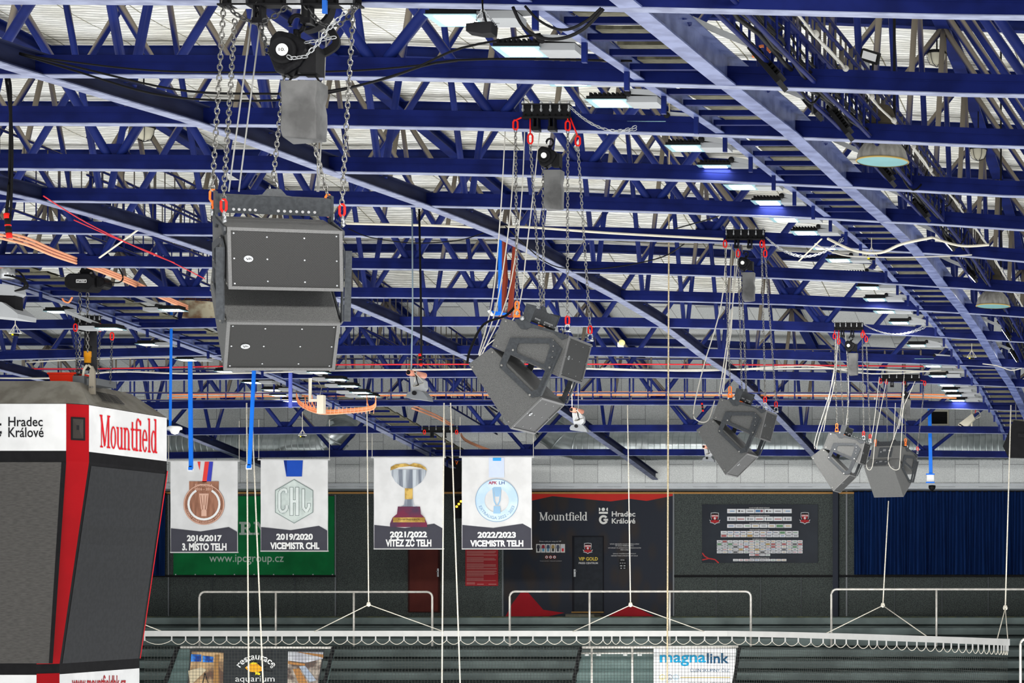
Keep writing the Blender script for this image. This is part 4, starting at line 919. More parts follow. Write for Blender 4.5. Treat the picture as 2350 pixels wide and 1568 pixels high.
# electric hoist
Y = 34.6; c = U(200, 650, Y); t = thing('electric_hoist', 'black electric chain hoist with small white name plate, left side', 'hoist', tuple(c))
oc = [(-.29, -.06), (-.29, .07), (-.22, .14), (.13, .14), (.2, .07), (.2, -.07), (.13, -.15), (-.22, -.13)]
bo = recalc(build(MB().prism(oc, lambda u, v, d: c+Vector((u, d, v)), -.18, .15), 'motor_box', BLACKM, t)); bv = bo.modifiers.new('bevel', 'BEVEL'); bv.width = .02
oc2 = [(.2, -.10), (.2, .10), (.31, .09), (.36, .03), (.36, -.05), (.30, -.10)]
bo = recalc(build(MB().prism(oc2, lambda u, v, d: c+Vector((u, d, v)), -.12, .14), 'gear_end', BLACK, t)); bv = bo.modifiers.new('bevel', 'BEVEL'); bv.width = .02
recalc(build(MB().prism([(-.16, .13), (.12, .13), (.10, .17), (.04, .30), (-.06, .30), (-.12, .17)], lambda u, v, d: c+Vector((u, d, v)), -.03, .03), 'hanger_lug', BLACKM, t))
for u, v, r in ((-.01, .25, .025), (-.11, .16, .02), (.09, .16, .02)): build(MB().cyl(c+Vector((u, -.05, v)), c+Vector((u, -.03, v)), r, 10), 'bolt', STEEL, t)
hf = planeY(Y-.19); ha = Art(t, hf); ha.polys('name_plate', PW, thick([(175, 642), (198, 642)], 1)+thick([(175, 648.5), (198, 648.5)], 1)+thick([(175, 642), (175, 648.5)], 1)+thick([(198, 642), (198, 648.5)], 1), 1); ha.text('LIFTKET', PW, 177, 196, 643.4, 647.2, .01, 1)
one(MB().box(U(-120, 582, 34.2), U(245, 607, 34.5)), 'hoist_beam', BLUE_D, 'thick dark blue box beam carrying the electric hoist, left edge', 'beam')
# second hoist mount behind it
m_, a, b = mount(172, 232, 725, 35.74, 'the scoreboard')
for px, py, nm in ((173, 752, 'left'), (229, 752, 'middle'), (257, 772, 'right')):
    one(MB().link(U(px, py, 35.5), (0, 0, 1), (1, 0, 0), .13, .055, .012, 6), 'coupling_link', RED, 'red coupling link under the mount above the scoreboard, %s' % nm, 'coupling', 'red chain couplings', True)
    ch([U(px, py+9, 35.5), U(px+(6 if px < 200 else -4), 880, 35.5+.3)], 'dark %s chain hanging beside the electric hoist' % nm, .006, BLKCH, 'dark chains behind the hoist', .045, .032)
one(MB().cyl(U(208, 750, 35.9), U(208, 850, 35.9), .10, 10), 'chain_bag', mat('bag_black', (.02, .02, .022), .6), 'long black chain bag behind the scoreboard chains', 'bag', None, True)

# ================================================================ championship banners
YBN = 52.6
def banner(x0, x1, y0, y1, label, name):
    t = thing('championship_banner', label, 'banner', tuple(U(x0, y1, YBN)), 0, 'white championship banners'); f = planeY(YBN)
    nx, nz = 8, 12; mb = MB(); vs = []
    for j in range(nz+1):
        for i in range(nx+1):
            p = U(x0+(x1-x0)*i/nx, y0+(y1-y0)*j/nz, YBN); p.y += .006*math.sin(i*.8+x0)+.004*math.sin(j*1.2); vs.append(p)
    mb.add(vs, [(j*(nx+1)+i, j*(nx+1)+i+1, (j+1)*(nx+1)+i+1, (j+1)*(nx+1)+i) for j in range(nz) for i in range(nx)])
    mb.add([v+Vector((0, .02, 0)) for v in vs], [((j+1)*(nx+1)+i, (j+1)*(nx+1)+i+1, j*(nx+1)+i+1, j*(nx+1)+i) for j in range(nz) for i in range(nx)])
    build(mb, 'sheet', VIN, t, True)
    build(MB().cyl(U(x0-6, y0, YBN), U(x1+6, y0, YBN), .022, 8), 'top_rail', flat('rail_grey', (.5, .5, .5), .4), t)
    build(MB().cyl(U(x0, y1, YBN), U(x1+2, y1, YBN), .018, 8), 'bottom_rail', flat('rail_grey', (.5, .5, .5), .4), t)
    for x in (x0-4, x1+4): build(MB().cyl(U(x, y0, YBN), U(x, y0-92, YBN), .008, 5), 'hanging_cord', ROPE, t)
    w_ = x1-x0; yb = y1-58
    a = Art(t, f); a.polys('dark_footer', C('footer', (.055, .055, .07), .35), [[(x0+1, yb+3), (x0+w_*.45, yb+10), (x0+w_*.45, y1-1), (x0+1, y1-1)], [(x0+w_*.45, yb+10), (x0+w_*.87, yb), (x0+w_*.87, y1-1), (x0+w_*.45, y1-1)], [(x0+w_*.87, yb), (x1-1, yb+11), (x1-1, y1-1), (x0+w_*.87, y1-1)]], 2)
    return t, a
def foot(a, l1, r1, l2, r2): a.text(l1, PW, *r1, .045, 3); a.text(l2, PW, *r2, .045, 3)
t, a = banner(391, 545, 1058, 1268, 'white banner with bronze medal, lettered 2016/2017, leftmost of four', '')
foot(a, '2016/2017', (429, 509, 1228, 1243), '3. MÍSTO TELH', (418, 520, 1243, 1264))
BRZ = mat('print_bronze', (.36, .17, .11), .5, col2=(.24, .11, .07), scale=4, stretch=(3, 1, .5)); BRL = C('bronze_light', (.68, .42, .32))
a.polys('ribbon_red', C('ribbon_red', (.75, .06, .05)), [[(453, 1060), (460, 1060), (458, 1080)], [(470, 1060), (480, 1060), (474, 1107), (464, 1107)]], 3); a.polys('ribbon_blue', C('ribbon_blue', (.05, .06, .45)), [[(480, 1060), (489, 1060), (484, 1107), (474, 1107)]], 3)
a.polys('medal_disc', BRZ, [ell(468, 1158, 47, 47, n=48), rect(434, 1105, 502, 1127)], 3)
a.polys('medal_ring', PW, arcband(468, 1157, 33, 38, -60, 240), 4); a.polys('medal_relief', BRL, [[(457, 1133), (479, 1133), (475, 1168), (471, 1176), (465, 1176), (461, 1168)], rect(462, 1172, 474, 1185)]+arcband(468, 1158, 44.5, 46.5, 0, 360, 40), 4)
a.polys('relief_shade', BRZ, thick([(461, 1137), (465, 1170)], 1.5)+thick([(475, 1137), (471, 1170)], 1.5)+thick([(468, 1137), (468, 1160)], 1.2), 5)
a.text('EXTRALIGA', BRL, 448, 488, 1111, 1117, .01, 4); a.text('2016 - 2017', BRL, 447, 489, 1119.5, 1126, .02, 4)
def arctext(a, s, m, cx, cy, r, a0, a1, h, w, layer=5, up=False):
    """one line of lettering bent round a circle; r = radius of its middle line"""
    L_ = math.radians(a1-a0)*r; v, fs = textmesh(s, None, -L_/2, L_/2, -h/2, h/2, .015)
    th0 = math.radians((a0+a1)/2); o = []
    for x, y in v:
        th = th0+x/r
        if up: o.append(a.f(cx+(r-y)*math.sin(th), cy-(r-y)*math.cos(th), layer))
        else: o.append(a.f(cx+(r+y)*math.sin(th), cy+(r+y)*math.cos(th), layer))
    build(MB().add(o, fs), 'arched_lettering', m, a.p)
arctext(a, 'ČESKÝ SVAZ LEDNÍHO HOKEJE', BRL, 468, 1158, 41, -73, 73, 7, 3.8)
t, a = banner(598, 752, 1055, 1265, 'white banner with silver hexagon medal, lettered 2019/2020', '')
foot(a, '2019/2020', (634, 718, 1225, 1240), 'VICEMISTR CHL', (620, 733, 1245, 1261))
a.polys('ribbon', C('ribbon_deep_blue', (.015, .07, .42)), [[(651, 1057), (695, 1057), (693, 1094), (657, 1094)]], 3); a.polys('ribbon_fold', C('ribbon_dark', (.01, .03, .2)), [[(651, 1057), (658, 1057), (658, 1090)]], 4)
hexa = lambda r, k=1.: [(675+r*.86*sx, 1151+r*sy) for sx, sy in ((0, -1), (1, -.5), (1, .5), (0, 1), (-1, .5), (-1, -.5))]
a.polys('hex_edge', C('hex_edge', (.22, .27, .26)), [hexa(51)], 3); a.polys('hex_face', mat('print_hex', (.58, .64, .61), .5, col2=(.46, .52, .50), scale=3), [hexa(49)], 4)
HL = C('hex_line', (.16, .21, .2)); HF = C('hex_fill', (.66, .71, .69))
cs = [thick([(657, 1132), (657, 1126), (653, 1123), (646, 1125), (641, 1132), (641, 1168), (646, 1175), (653, 1174), (658, 1168), (658, 1160)], 8)+thick([(669, 1118), (669, 1184)], 9)+thick([(682, 1118), (682, 1184)], 9)+[rect(670, 1147, 682, 1155)]+thick([(696, 1122), (696, 1166), (703, 1174), (709, 1164), (709, 1155)], 8)]
a.polys('hex_letters_edge', HL, cs[0], 5); cs2 = thick([(657, 1132), (657, 1126), (653, 1123), (646, 1125), (641, 1132), (641, 1168), (646, 1175), (653, 1174), (658, 1168), (658, 1160)], 6)+thick([(669, 1119), (669, 1183)], 7)+thick([(682, 1119), (682, 1183)], 7)+[rect(670, 1148, 682, 1154)]+thick([(696, 1123), (696, 1166), (703, 1174), (709, 1164), (709, 1156)], 6); a.polys('hex_letters', HF, cs2, 6)
t, a = banner(858, 1017, 1050, 1260, 'white banner with golden-rimmed trophy cup, lettered 2021/2022', '')
foot(a, '2021/2022', (895, 980, 1220, 1234), 'VÍTĚZ ZČ TELH', (885, 990, 1233, 1255))
SIL = mat('print_silver', (.50, .54, .58), .4, col2=(.16, .18, .22), scale=1.6, stretch=(5, 1, .3), mix=(.4, .6)); GLD = mat('print_gold', (.62, .42, .12), .4, col2=(.30, .18, .04), scale=6)
a.polys('cup_bowl', SIL, [[(896, 1078), (979, 1078), (976, 1092), (968, 1106), (955, 1116), (947, 1121), (928, 1121), (919, 1116), (907, 1106), (899, 1092)]], 3); a.polys('cup_rim', GLD, [[(896, 1080), (897, 1072), (908, 1066), (930, 1064), (940, 1067), (950, 1063), (965, 1066), (976, 1073), (980, 1080), (965, 1074), (940, 1070), (915, 1073)], rect(929, 1121, 947, 1146)], 4)
a.polys('cup_foot', SIL, [[(929, 1146), (947, 1146), (950, 1160), (957, 1162), (957, 1166), (921, 1166), (921, 1162), (927, 1160)]], 3)
a.polys('cup_base', mat('print_base', (.05, .045, .08), .3, col2=(.16, .03, .06), scale=2), [[(913, 1163), (964, 1163), (966, 1180), (974, 1188), (980, 1202), (980, 1210), (895, 1210), (895, 1202), (901, 1188), (911, 1180)]], 4); a.polys('base_plate', GLD, [rect(902, 1188, 975, 1199)], 5); a.text('POHÁR PREZIDENTA', PBK, 914, 963, 1190, 1194, .01, 6)
t, a = banner(1060, 1220, 1049, 1260, 'white banner with pale blue ring medal, lettered 2022/2023, rightmost', '')
foot(a, '2022/2023', (1096, 1184, 1221, 1235), 'VICEMISTR TELH', (1079, 1201, 1240, 1255))
LB = mat('print_ice', (.45, .60, .78), .5, col2=(.62, .74, .85), scale=2); a.polys('ribbon', C('pale_ribbon', (.55, .62, .82)), [rect(1122, 1051, 1157, 1096)], 3); a.polys('ribbon_label', C('label_blue', (.05, .35, .75)), [rect(1131, 1051, 1150, 1058)], 4)
a.polys('ring_medal', LB, arcband(1140, 1149, 28, 49, 0, 360, 40), 3); a.polys('ring_cup', C('cup_ice', (.30, .48, .66)), thick([(1131, 1120), (1134, 1150), (1139, 1160)], 3)+thick([(1149, 1120), (1147, 1150), (1142, 1160)], 3)+[[(1132, 1118), (1150, 1118), (1145, 1140), (1136, 1140)], [(1133, 1162), (1148, 1162), (1149, 1179), (1132, 1179)]], 4)
a.polys('ring_edge', C('ring_edge', (.25, .38, .52)), arcband(1140, 1149, 48, 49.5, 0, 360, 40), 4)
a.text('APK', C('apk_red', (.35, .02, .05)), 1121, 1141, 1105, 1112, .02, 5); a.text('LH', C('apk_blue', (.02, .07, .25)), 1145, 1158, 1105, 1112, .01, 5)
arctext(a, 'EXTRALIGA 2022 - 2023', C('ring_edge', (.25, .38, .52)), 1140, 1149, 40, -72, 72, 7, 4)
# ================================================================ back wall furniture
FY = YL-.012
def crest(a, cx, cy, s, L0=2):
    sh = [(-10, -12), (0, -13), (10, -12), (10.5, -2), (8, 6), (14, 6), (11, 11), (13, 13), (4, 15), (0, 18), (-4, 15), (-13, 13), (-11, 11), (-14, 6), (-8, 6), (-10.5, -2)]
    T = lambda pts, k=1.: [(cx+x*s*k, cy+y*s*k) for x, y in pts]
    a.polys('crest_edge', C('crest_silver', (.55, .56, .58)), [T(sh)], L0); a.polys('crest_black', PBK, [T(sh, .90)], L0+1)
    a.polys('crest_shield', PRD, [T([(-8, -7), (8, -7), (8, -1), (0, 10), (-8, -1)]), T([(-11, 7), (11, 7), (9, 12), (0, 14), (-9, 12)])], L0+2)
    a.polys('crest_band', PW, [T([(-8, -6), (8, -6), (8, -2.5), (-8, -2.5)])], L0+3); a.text('Mountfield', PRD, cx-7*s, cx+7*s, cy-5.6*s, cy-3*s, .03, L0+4)
    a.polys('crest_mark', C('crest_silver', (.55, .56, .58)), [ell(cx, cy+2*s, 2.6*s, 3.2*s, n=14)], L0+4)
# green advertising banner
f = planeY(FY)
def sheet(name, label, cat, quad, m, Y=FY, th=.02, part='sheet'):
    t = thing(name, label, cat, tuple(U(quad[0][0], max(p[1] for p in quad), Y)))
    mb = MB(); mb.prism(quad, lambda u, v, d: U(u, v, Y)+Vector((0, d, 0)), 0, .01); recalc(build(mb, part, m, t)); return t, Art(t, planeY(Y))
t, a = sheet('advertising_banner', 'green advertising banner with a web address, behind the two left white banners', 'banner', [(398, 1139), (767, 1139), (767, 1321), (398, 1321)], mat('print_green', (.002, .155, .040), .5, col2=(.001, .11, .028), scale=1.2), FY-.03)
a.text('www.ipcgroup.cz', C('pale_green', (.42, .52, .45)), 480, 651, 1273, 1296, .005, 1)
GP = C('green_grey', (.33, .40, .35)); a.polys('banner_letters', GP, [[(x, y) for x, y in p] for p in
  [rect(549, 1198, 565, 1203), rect(549, 1223, 566, 1228), rect(553, 1198, 561, 1228)]+arcband(566, 1206, 3, 9, -90, 90, 12)+[rect(561, 1198, 566, 1204), rect(561, 1210, 566, 1215), [(563, 1213), (570, 1213), (577, 1228), (569, 1228)], rect(574, 1223, 580, 1228),
   rect(582, 1198, 592, 1203), rect(585, 1198, 590, 1228), rect(581, 1223, 595, 1228), [(587, 1198), (594, 1198), (611, 1228), (604, 1228)], rect(606, 1198, 618, 1203), rect(608, 1198, 612, 1228)]], 1)
for i in range(9):
    p = U(403+i*45, 1319, FY-.05); build(MB().cyl(p, p+Vector((0, .03, 0)), .018, 8), 'eyelet', ZINC, t)
# mural round the VIP door
def mural_mat():
    m = mat('mural_dark', (.018, .021, .030), .5, col2=(.028, .024, .024), scale=1.4, kind='voronoi', mix=(.3, .6), stretch=(2, 1, 1)); return m
t, a = sheet('wall_mural', 'dark club mural with red shapes around the VIP door', 'mural', [(1157, 1133), (1545, 1133), (1545, 1419), (1157, 1419)], mural_mat(), FY-.02)
a.polys('red_top_edge', C('mural_red', (.42, .025, .02)), [[(1157, 1134), (1545, 1134), (1545, 1138), (1484, 1150), (1445, 1145), (1402, 1151), (1268, 1139), (1222, 1149), (1157, 1150)]], 1)
a.polys('red_peak', C('mural_deep_red', (.26, .008, .014)), [[(1158, 1419), (1176, 1385), (1198, 1356), (1211, 1359), (1247, 1400), (1295, 1407), (1240, 1419)]], 1)
a.polys('red_peak', C('mural_deep_red', (.26, .008, .014)), [[(1388, 1419), (1447, 1388), (1510, 1419)]], 1)
LG = C('mural_white', (.62, .62, .60)); a.serif(LG, 1237, 1348, 1176, 1195, 2); a.text('Hradec', LG, 1404, 1458, 1174, 1186, .02, 2); a.text('Králové', LG, 1404, 1458, 1190, 1202, .02, 2)
a.polys('city_emblem', LG, arcband(1385, 1193, 5.5, 10.5, 25, 325)+[rect(1385, 1191, 1395.5, 1195.5), rect(1374.5, 1175, 1395, 1179.5), ell(1384.5, 1169.5, 4, n=14)]+[ell(1374.5, 1169.5, 3.6, 4, -90, 90, 8), ell(1395, 1169.5, 3.6, 4, 90, 270, 8)], 2)
TX = C('small_print', (.45, .45, .45))
a.text('Dress code pro vstup do VIP', TX, 1238, 1288, 1241.5, 1245, .01, 2); a.polys('dress_photos', C('photo_card', (.5, .5, .48)), [rect(1230.5+11.2*i, 1249, 1240.5+11.2*i, 1268.5) for i in range(6)], 2)
for i, (c1, c2) in enumerate((((.03, .03, .04), (.02, .02, .03)), ((.2, .02, .03), (.08, .25, .4)), ((.04, .06, .1), (.08, .2, .3)), ((.25, .17, .06), (.03, .03, .03)), ((.06, .07, .1), (.05, .05, .07)), ((.45, .45, .5), (.5, .03, .04)))):
    x = 1235.5+11.2*i; a.polys('jacket', C('jacket%d' % i, c1), [[(x-3, 1251), (x+3, 1251), (x+4, 1259), (x-4, 1259)]], 3); a.polys('trousers', C('trousers%d' % i, c2), [[(x-2.5, 1259), (x+2.5, 1259), (x+2.2, 1266), (x-2.2, 1266)]], 3)
for x, g in ((1254.5, '1'), (1263.5, '2'), (1272.5, '3')):
    a.polys('round_sign', C('sign_rim', (.4, .05, .05)), [ell(x, 1279, 3.7, n=18)], 2); a.polys('sign_face', PW, [ell(x, 1279, 2.7, n=16)], 3); a.polys('sign_mark', PBK, [rect(x-1.2, 1277.5, x+1.2, 1280.7)], 4)
a.text('Vstup je povolen v klubových symbolech', TX, 1239, 1289, 1287, 1289, .0, 2)
for i, s_ in enumerate(('VSTUP UMOŽNĚN POUZE PO PŘEDLOŽENÍ', 'VIP GOLD PERMANENTKY,', 'VSTUPENKY ČI AKREDITACE S POŽADOVANÝM', 'PŘÍSTUPEM', '', 'ZÁKAZ VYNÁŠENÍ JAKÉHOKOLIV', 'OBČERSTVENÍ Z PROSTOR VIP GOLD')):
    if s_: w_ = len(s_)*1.02; a.text(s_, TX, 1433-w_, 1433+w_, 1247+i*4.5, 1250.2+i*4.5, .01, 2)
a.polys('dark_notice', PBK, [rect(1420.5, 1283, 1438, 1307)], 2); a.text('NEPTUNE', TX, 1424, 1433, 1284.5, 1287, .01, 3)
a.polys('notice_marks', TX, [rect(1422.5+5*i, 1292, 1425.5+5*i, 1293.3) for i in range(3)]+[rect(1423, 1298, 1428, 1300), rect(1431, 1298, 1435, 1300), rect(1424, 1303.5, 1427, 1305.5), rect(1431, 1303.5, 1435, 1305)], 3)
# VIP door in the mural
td = thing('club_door', 'black door with crest and VIP GOLD PRESS CENTRUM lettering', 'door', tuple(U(1312, 1406, FY-.04)))
recalc(build(MB().prism(rect(1313, 1230, 1385, 1405), lambda u, v, d: U(u, v, FY-.05)+Vector((0, d, 0)), 0, .03), 'door_frame', flat('door_black', (.006, .006, .009), .4), td))
recalc(build(MB().prism(rect(1318, 1233, 1383, 1404), lambda u, v, d: U(u, v, FY-.07)+Vector((0, d, 0)), 0, .02), 'door_leaf', mat('door_leaf', (.017, .020, .026), .4), td))
da = Art(td, planeY(FY-.07)); crest(da, 1349, 1257, .82, 1); da.text('VIP GOLD', C('vip_gold', (.50, .38, .06)), 1328, 1372, 1279, 1287, .03, 1); da.text('PRESS CENTRUM', TX, 1328, 1372, 1290.5, 1295, .02, 1)
build(MB().box(U(1317, 1307, FY-.075), U(1321, 1324, FY-.085)), 'handle_plate', ZINC, td); build(MB().cyl(U(1319, 1311, FY-.08), U(1323, 1311, FY-.14), .012, 6), 'door_handle', ZINC, td)
build(MB().box(U(1313, 1404, FY-.05), U(1385, 1407, FY-.12)), 'threshold', flat('threshold_ochre', (.22, .13, .04), .6), td)
one(MB().box(U(1312, 1409, FY-.02), U(1364, 1419, FY-.6)), 'door_step', mat('step_concrete', (.16, .15, .12), .8), 'low concrete step below the VIP door', 'step')
# brown door
td = thing('service_door', 'dark reddish-brown door left of the red notice', 'door', tuple(U(937, 1406, FY-.04)))
recalc(build(MB().prism(rect(936, 1226, 1009, 1406), lambda u, v, d: U(u, v, FY-.04)+Vector((0, d, 0)), 0, .03), 'door_frame', flat('door_brown_frame', (.03, .008, .007), .5), td))
recalc(build(MB().prism(rect(940, 1229, 1005, 1404), lambda u, v, d: U(u, v, FY-.06)+Vector((0, d, 0)), 0, .02), 'door_leaf', mat('door_brown', (.085, .018, .013), .5, col2=(.06, .012, .010), scale=1), td))
build(MB().box(U(1003.5, 1305, FY-.07), U(1007, 1324, FY-.08)), 'handle_plate', ZINC, td); build(MB().cyl(U(1005, 1312, FY-.08), U(1002, 1312, FY-.13), .012, 6), 'door_handle', ZINC, td)
# red notice
t, a = sheet('notice_board', 'red notice board full of small white text lines', 'notice', rect(1068, 1262, 1143, 1345), C('notice_red', (.30, .022, .028)), FY-.03)
rn = random.Random(3); L_ = []
for i in range(38):
    y = 1265+i*2.05; 
    if i in (6, 13, 21, 29, 34): continue
    x1_ = 1140-rn.choice((0, 2, 5, 30)) if i < 34 else 1090
    L_.append(rect(1071, y, x1_, y+.8))
L_ += [rect(1095, 1340.5, 1110, 1342), rect(1121, 1340.5, 1139, 1342)]
a.polys('text_lines', C('notice_text', (.42, .20, .19)), L_, 1)
# sponsor board
t, a = sheet('sponsor_board', 'dark sponsor board with rows of small white logo cards and two crests', 'board', rect(1611, 1158, 1877, 1292), mat('board_navy', (.020, .025, .034), .4, col2=(.015, .018, .025), scale=1), FY-.03)
SX = 290/2350.; SYY = 160/1297.
def sb(x, y): return (1600+x*SX, 1145+y*SYY)
crest(a, *sb(328, 350), .90, 1); crest(a, *sb(2002, 345), .90, 1)
a.polys('red_squiggle', C('squiggle', (.42, .03, .03)), thick([sb(95, 1010), sb(140, 1070), sb(210, 1110), sb(330, 1130), sb(400, 1195)], 2.6)+thick([sb(95, 1138), sb(220, 1112)], 2.4), 1)
CW = C('logo_card', (.62, .63, .65)); cells = []; marks = {}
def addm(col, r): marks.setdefault(col, []).append(r)
cols = [(.05, .2, .5), (.5, .03, .03), (.02, .02, .03), (.05, .3, .08), (.6, .35, .02), (.3, .32, .35)]
for x0, x1, y0, y1, n, kinds in ((555, 1762, 187, 274, 7, 'tkfuKft'), (555, 1762, 332, 418, 7, 'hmhmhmh'), (555, 1762, 470, 545, 8, None), (436, 1888, 598, 660, 12, None), (436, 1888, 660, 720, 12, None),
        (363, 1965, 770, 822, 16, None), (363, 1965, 822, 870, 16, None), (363, 1965, 870, 920, 16, None), (363, 1965, 920, 970, 16, None), (363, 1965, 970, 1020, 16, None), (964, 1362, 1022, 1070, 4, None), (664, 1663, 1118, 1167, 10, None)):
    w_ = (x1-x0)/n
    for i in range(n):
        a0, b0 = x0+i*w_+3, x0+(i+1)*w_-5; cells.append([sb(a0, y0+2), sb(b0, y0+2), sb(b0, y1-5), sb(a0, y1-5)])
        k = kinds[i] if kinds else rn.choice('abcabcd'); cx = (a0+b0)/2; cy = (y0+y1)/2; ww = (b0-a0); hh = y1-y0
        R = lambda fx0, fy0, fx1, fy1: [sb(cx+ww*fx0, cy+hh*fy0), sb(cx+ww*fx1, cy+hh*fy0), sb(cx+ww*fx1, cy+hh*fy1), sb(cx+ww*fx0, cy+hh*fy1)]
        if k == 't': addm((.1, .35, .7), R(-.2, -.08, .33, .1)); addm((.7, .4, .02), R(-.33, -.12, -.24, .06))
        elif k in 'kK': addm((.02, .02, .03), R(-.3, -.2, -.1, .18)); addm((.5, .03, .04), R(-.28, -.18, -.12, -.02)); addm((.05, .05, .06), R(.0, -.08, .28, .1))
        elif k == 'f': addm((.12, .12, .14), R(-.32, -.08, .32, .1))
        elif k == 'u': addm((.01, .22, .55), R(-.42, -.28, .1, .22)); addm((.45, .05, .08), R(.12, -.28, .38, .22))
        elif k == 'h': addm((.05, .05, .07), R(-.3, -.25, -.18, .25)); addm((.1, .1, .12), R(-.08, -.12, .34, -.02)); addm((.1, .1, .12), R(-.08, .08, .34, .18))
        elif k == 'm': addm((.5, .04, .04), R(-.38, -.06, .38, .14))
        elif k == 'd': addm(rn.choice(cols[1:5]), R(-.42, -.32, .42, .32))
        else:
            q = rn.choice(cols); addm(q, R(-.36+.1*rn.random(), -.12, .3+.08*rn.random(), .1))
            if k == 'a': addm(rn.choice(cols), R(-.42, -.22, -.3, .1))
a.polys('logo_cards', CW, cells, 1)
for i, (k, v) in enumerate(marks.items()): a.polys('logo_marks', C('logo_mark%d' % i, tuple(.5*c+.08 for c in k)), v, 2)
for s_, x0, x1, y in (('HLAVNÍ PARTNEŘI TIPSPORT EXTRALIGY', 965, 1350, 152), ('GENERÁLNÍ PARTNEŘI MOUNTFIELD HK', 972, 1345, 297), ('PLATINOVÍ PARTNEŘI MOUNTFIELD HK', 974, 1343, 436), ('PREMIUM PARTNEŘI MOUNTFIELD HK', 974, 1340, 563), ('PARTNEŘI MOUNTFIELD HK', 1030, 1290, 736), ('MEDIÁLNÍ PARTNEŘI MOUNTFIELD HK', 980, 1345, 1086)):
    p, q = sb(x0, y+3), sb(x1, y+26); a.text(s_, TX, p[0], q[0], p[1], q[1], .03, 2)
# blue curtain
def curtain(label, x0, x1, y0, y1):
    t = thing('curtain', label, 'curtain', tuple(U(x0, y1, FY-.1)), 0, 'dark blue curtains'); mb = MB(); n = int((x1-x0)*1.2); vs = []
    for j, y in enumerate((y0, (y0+y1)/2, y1)):
        for i in range(n+1):
            x = x0+(x1-x0)*i/n; ph = (x-x0)*.42+.5*math.sin((x-x0)*.07); p = U(x, y, FY-.14); p.y += (.055+.015*j)*math.sin(ph)+.02*math.sin(ph*.37+j*.4); p.x += .02*math.sin(ph*.31)*j; vs.append(p)
    mb.add(vs, [(j*(n+1)+i, j*(n+1)+i+1, (j+1)*(n+1)+i+1, (j+1)*(n+1)+i) for j in range(2) for i in range(n)])
    build(mb, 'curtain_fabric', mat('curtain_blue', (.003, .018, .085), .8, col2=(.002, .012, .06), scale=4, stretch=(6, 1, .3)), t, True)
    build(MB().cyl(U(x0-3, y0-1, FY-.14), U(x1+3, y0-1, FY-.14), .03, 8), 'curtain_rod', BLACKM, t)
curtain('long dark blue curtain hanging at the right end of the back wall', 1960, 2420, 1128, 1319)
curtain('narrow dark blue curtain right beside the scoreboard', 345, 378, 1135, 1322)
# dado rail, posts and panel battens
one(MB().box(U(-200, 1320, FY-.05), U(771, 1325, FY-.01)), 'wall_ledge', BLACKM, 'thin black ledge on the dark wall below the green banner', 'ledge'); one(MB().box(U(1547, 1320, FY-.05), U(2600, 1325, FY-.01)), 'wall_ledge', BLACKM, 'thin black ledge on the dark wall below sponsor board and curtain', 'ledge')
DG = flat('post_navy', (.018, .022, .034), .5); SV = flat('batten_grey', (.16, .17, .18), .5)
one(MB().box(U(1911, 1122, FY-.2), U(1926, 1416, FY)), 'wall_column', DG, 'dark navy steel column left of the blue curtain', 'column')
for i, (x, y0, y1, w_, nm) in enumerate(((387, 1136, 1418, 3.5, 'left of the green banner'), (770, 1136, 1418, 3.5, 'right of the green banner'), (1154, 1262, 1418, 4, 'left of the mural'), (1546, 1128, 1418, 4, 'right of the mural'), (1943, 1122, 1418, 4, 'right of the navy column'),
    (487, 1326, 1418, 1.5, 'first below the green banner'), (581, 1326, 1418, 1.5, 'second below the green banner'), (677, 1326, 1418, 1.5, 'third below the green banner'), (1644, 1325, 1418, 1.5, 'first below the sponsor board'), (1746, 1325, 1418, 1.5, 'second below the sponsor board'), (1839, 1325, 1418, 1.5, 'third below the sponsor board'), (2053, 1325, 1418, 1.5, 'first below the curtain'), (2162, 1325, 1418, 1.5, 'second below the curtain'), (2268, 1325, 1418, 1.5, 'third below the curtain'))):
    one(MB().box(U(x-w_/2, y0, FY-.035), U(x+w_/2, y1, FY)), 'wall_batten', SV if w_ > 2 else flat('thin_batten', (.10, .11, .12), .5), 'grey upright wall batten, '+nm, 'batten', 'upright wall battens')
# yellow warning lights box
t = thing('warning_light_box', 'dark box with three small amber lights left of the rightmost banner', 'light', tuple(U(1040, 1190, FY-.3)))
build(MB().box(U(1040, 1138, FY-.3), U(1062, 1190, FY-.05)), 'box', BLACKM, t)
for x, y in ((1048, 1163), (1053, 1157), (1058, 1151)): build(MB().lathe([(0, -.035), (.03, -.02), (.035, 0), (.03, .02), (0, .035)], U(x, y, FY-.32), 10), 'amber_light', flat('amber_glow', (1, .5, .05), .5, emit=3., ecol=(1, .45, .03)), t, True)
# upper guard rails of the terrace
def railing(label, x0, x1, ytop, ybot, posts, Y, left=True, right=True, R_=12):
    t = thing('tube_railing', label, 'railing', tuple(U(x0, ybot, Y)), 0, 'stainless tube railings'); pts = []
    if left: pts += [(x0, ybot), (x0, ytop+R_)]+[(x0+R_-R_*math.cos(a), ytop+R_-R_*math.sin(a)) for a in (.4, .8, 1.2)]+[(x0+R_, ytop)]
    else: pts += [(x0, ytop)]
    if right: pts += [(x1-R_, ytop)]+[(x1-R_+R_*math.sin(a), ytop+R_-R_*math.cos(a)) for a in (.4, .8, 1.2)]+[(x1, ytop+R_), (x1, ybot)]
    else: pts += [(x1, ytop)]
    build(MB().tube([U(*p, Y) for p in pts], .030, 8), 'top_tube', STAIN, t, True)
    for x in posts: build(MB().cyl(U(x, ytop, Y), U(x, ybot, Y), .028, 8), 'post', STAIN, t, True)
railing('stainless tube railing on the terrace behind the restaurant sign', 458, 992, 1359, 1484, (633, 812), 54.1)
railing('stainless tube railing on the terrace before the VIP door', 1170, 1723, 1358, 1484, (1353, 1537), 54.1)
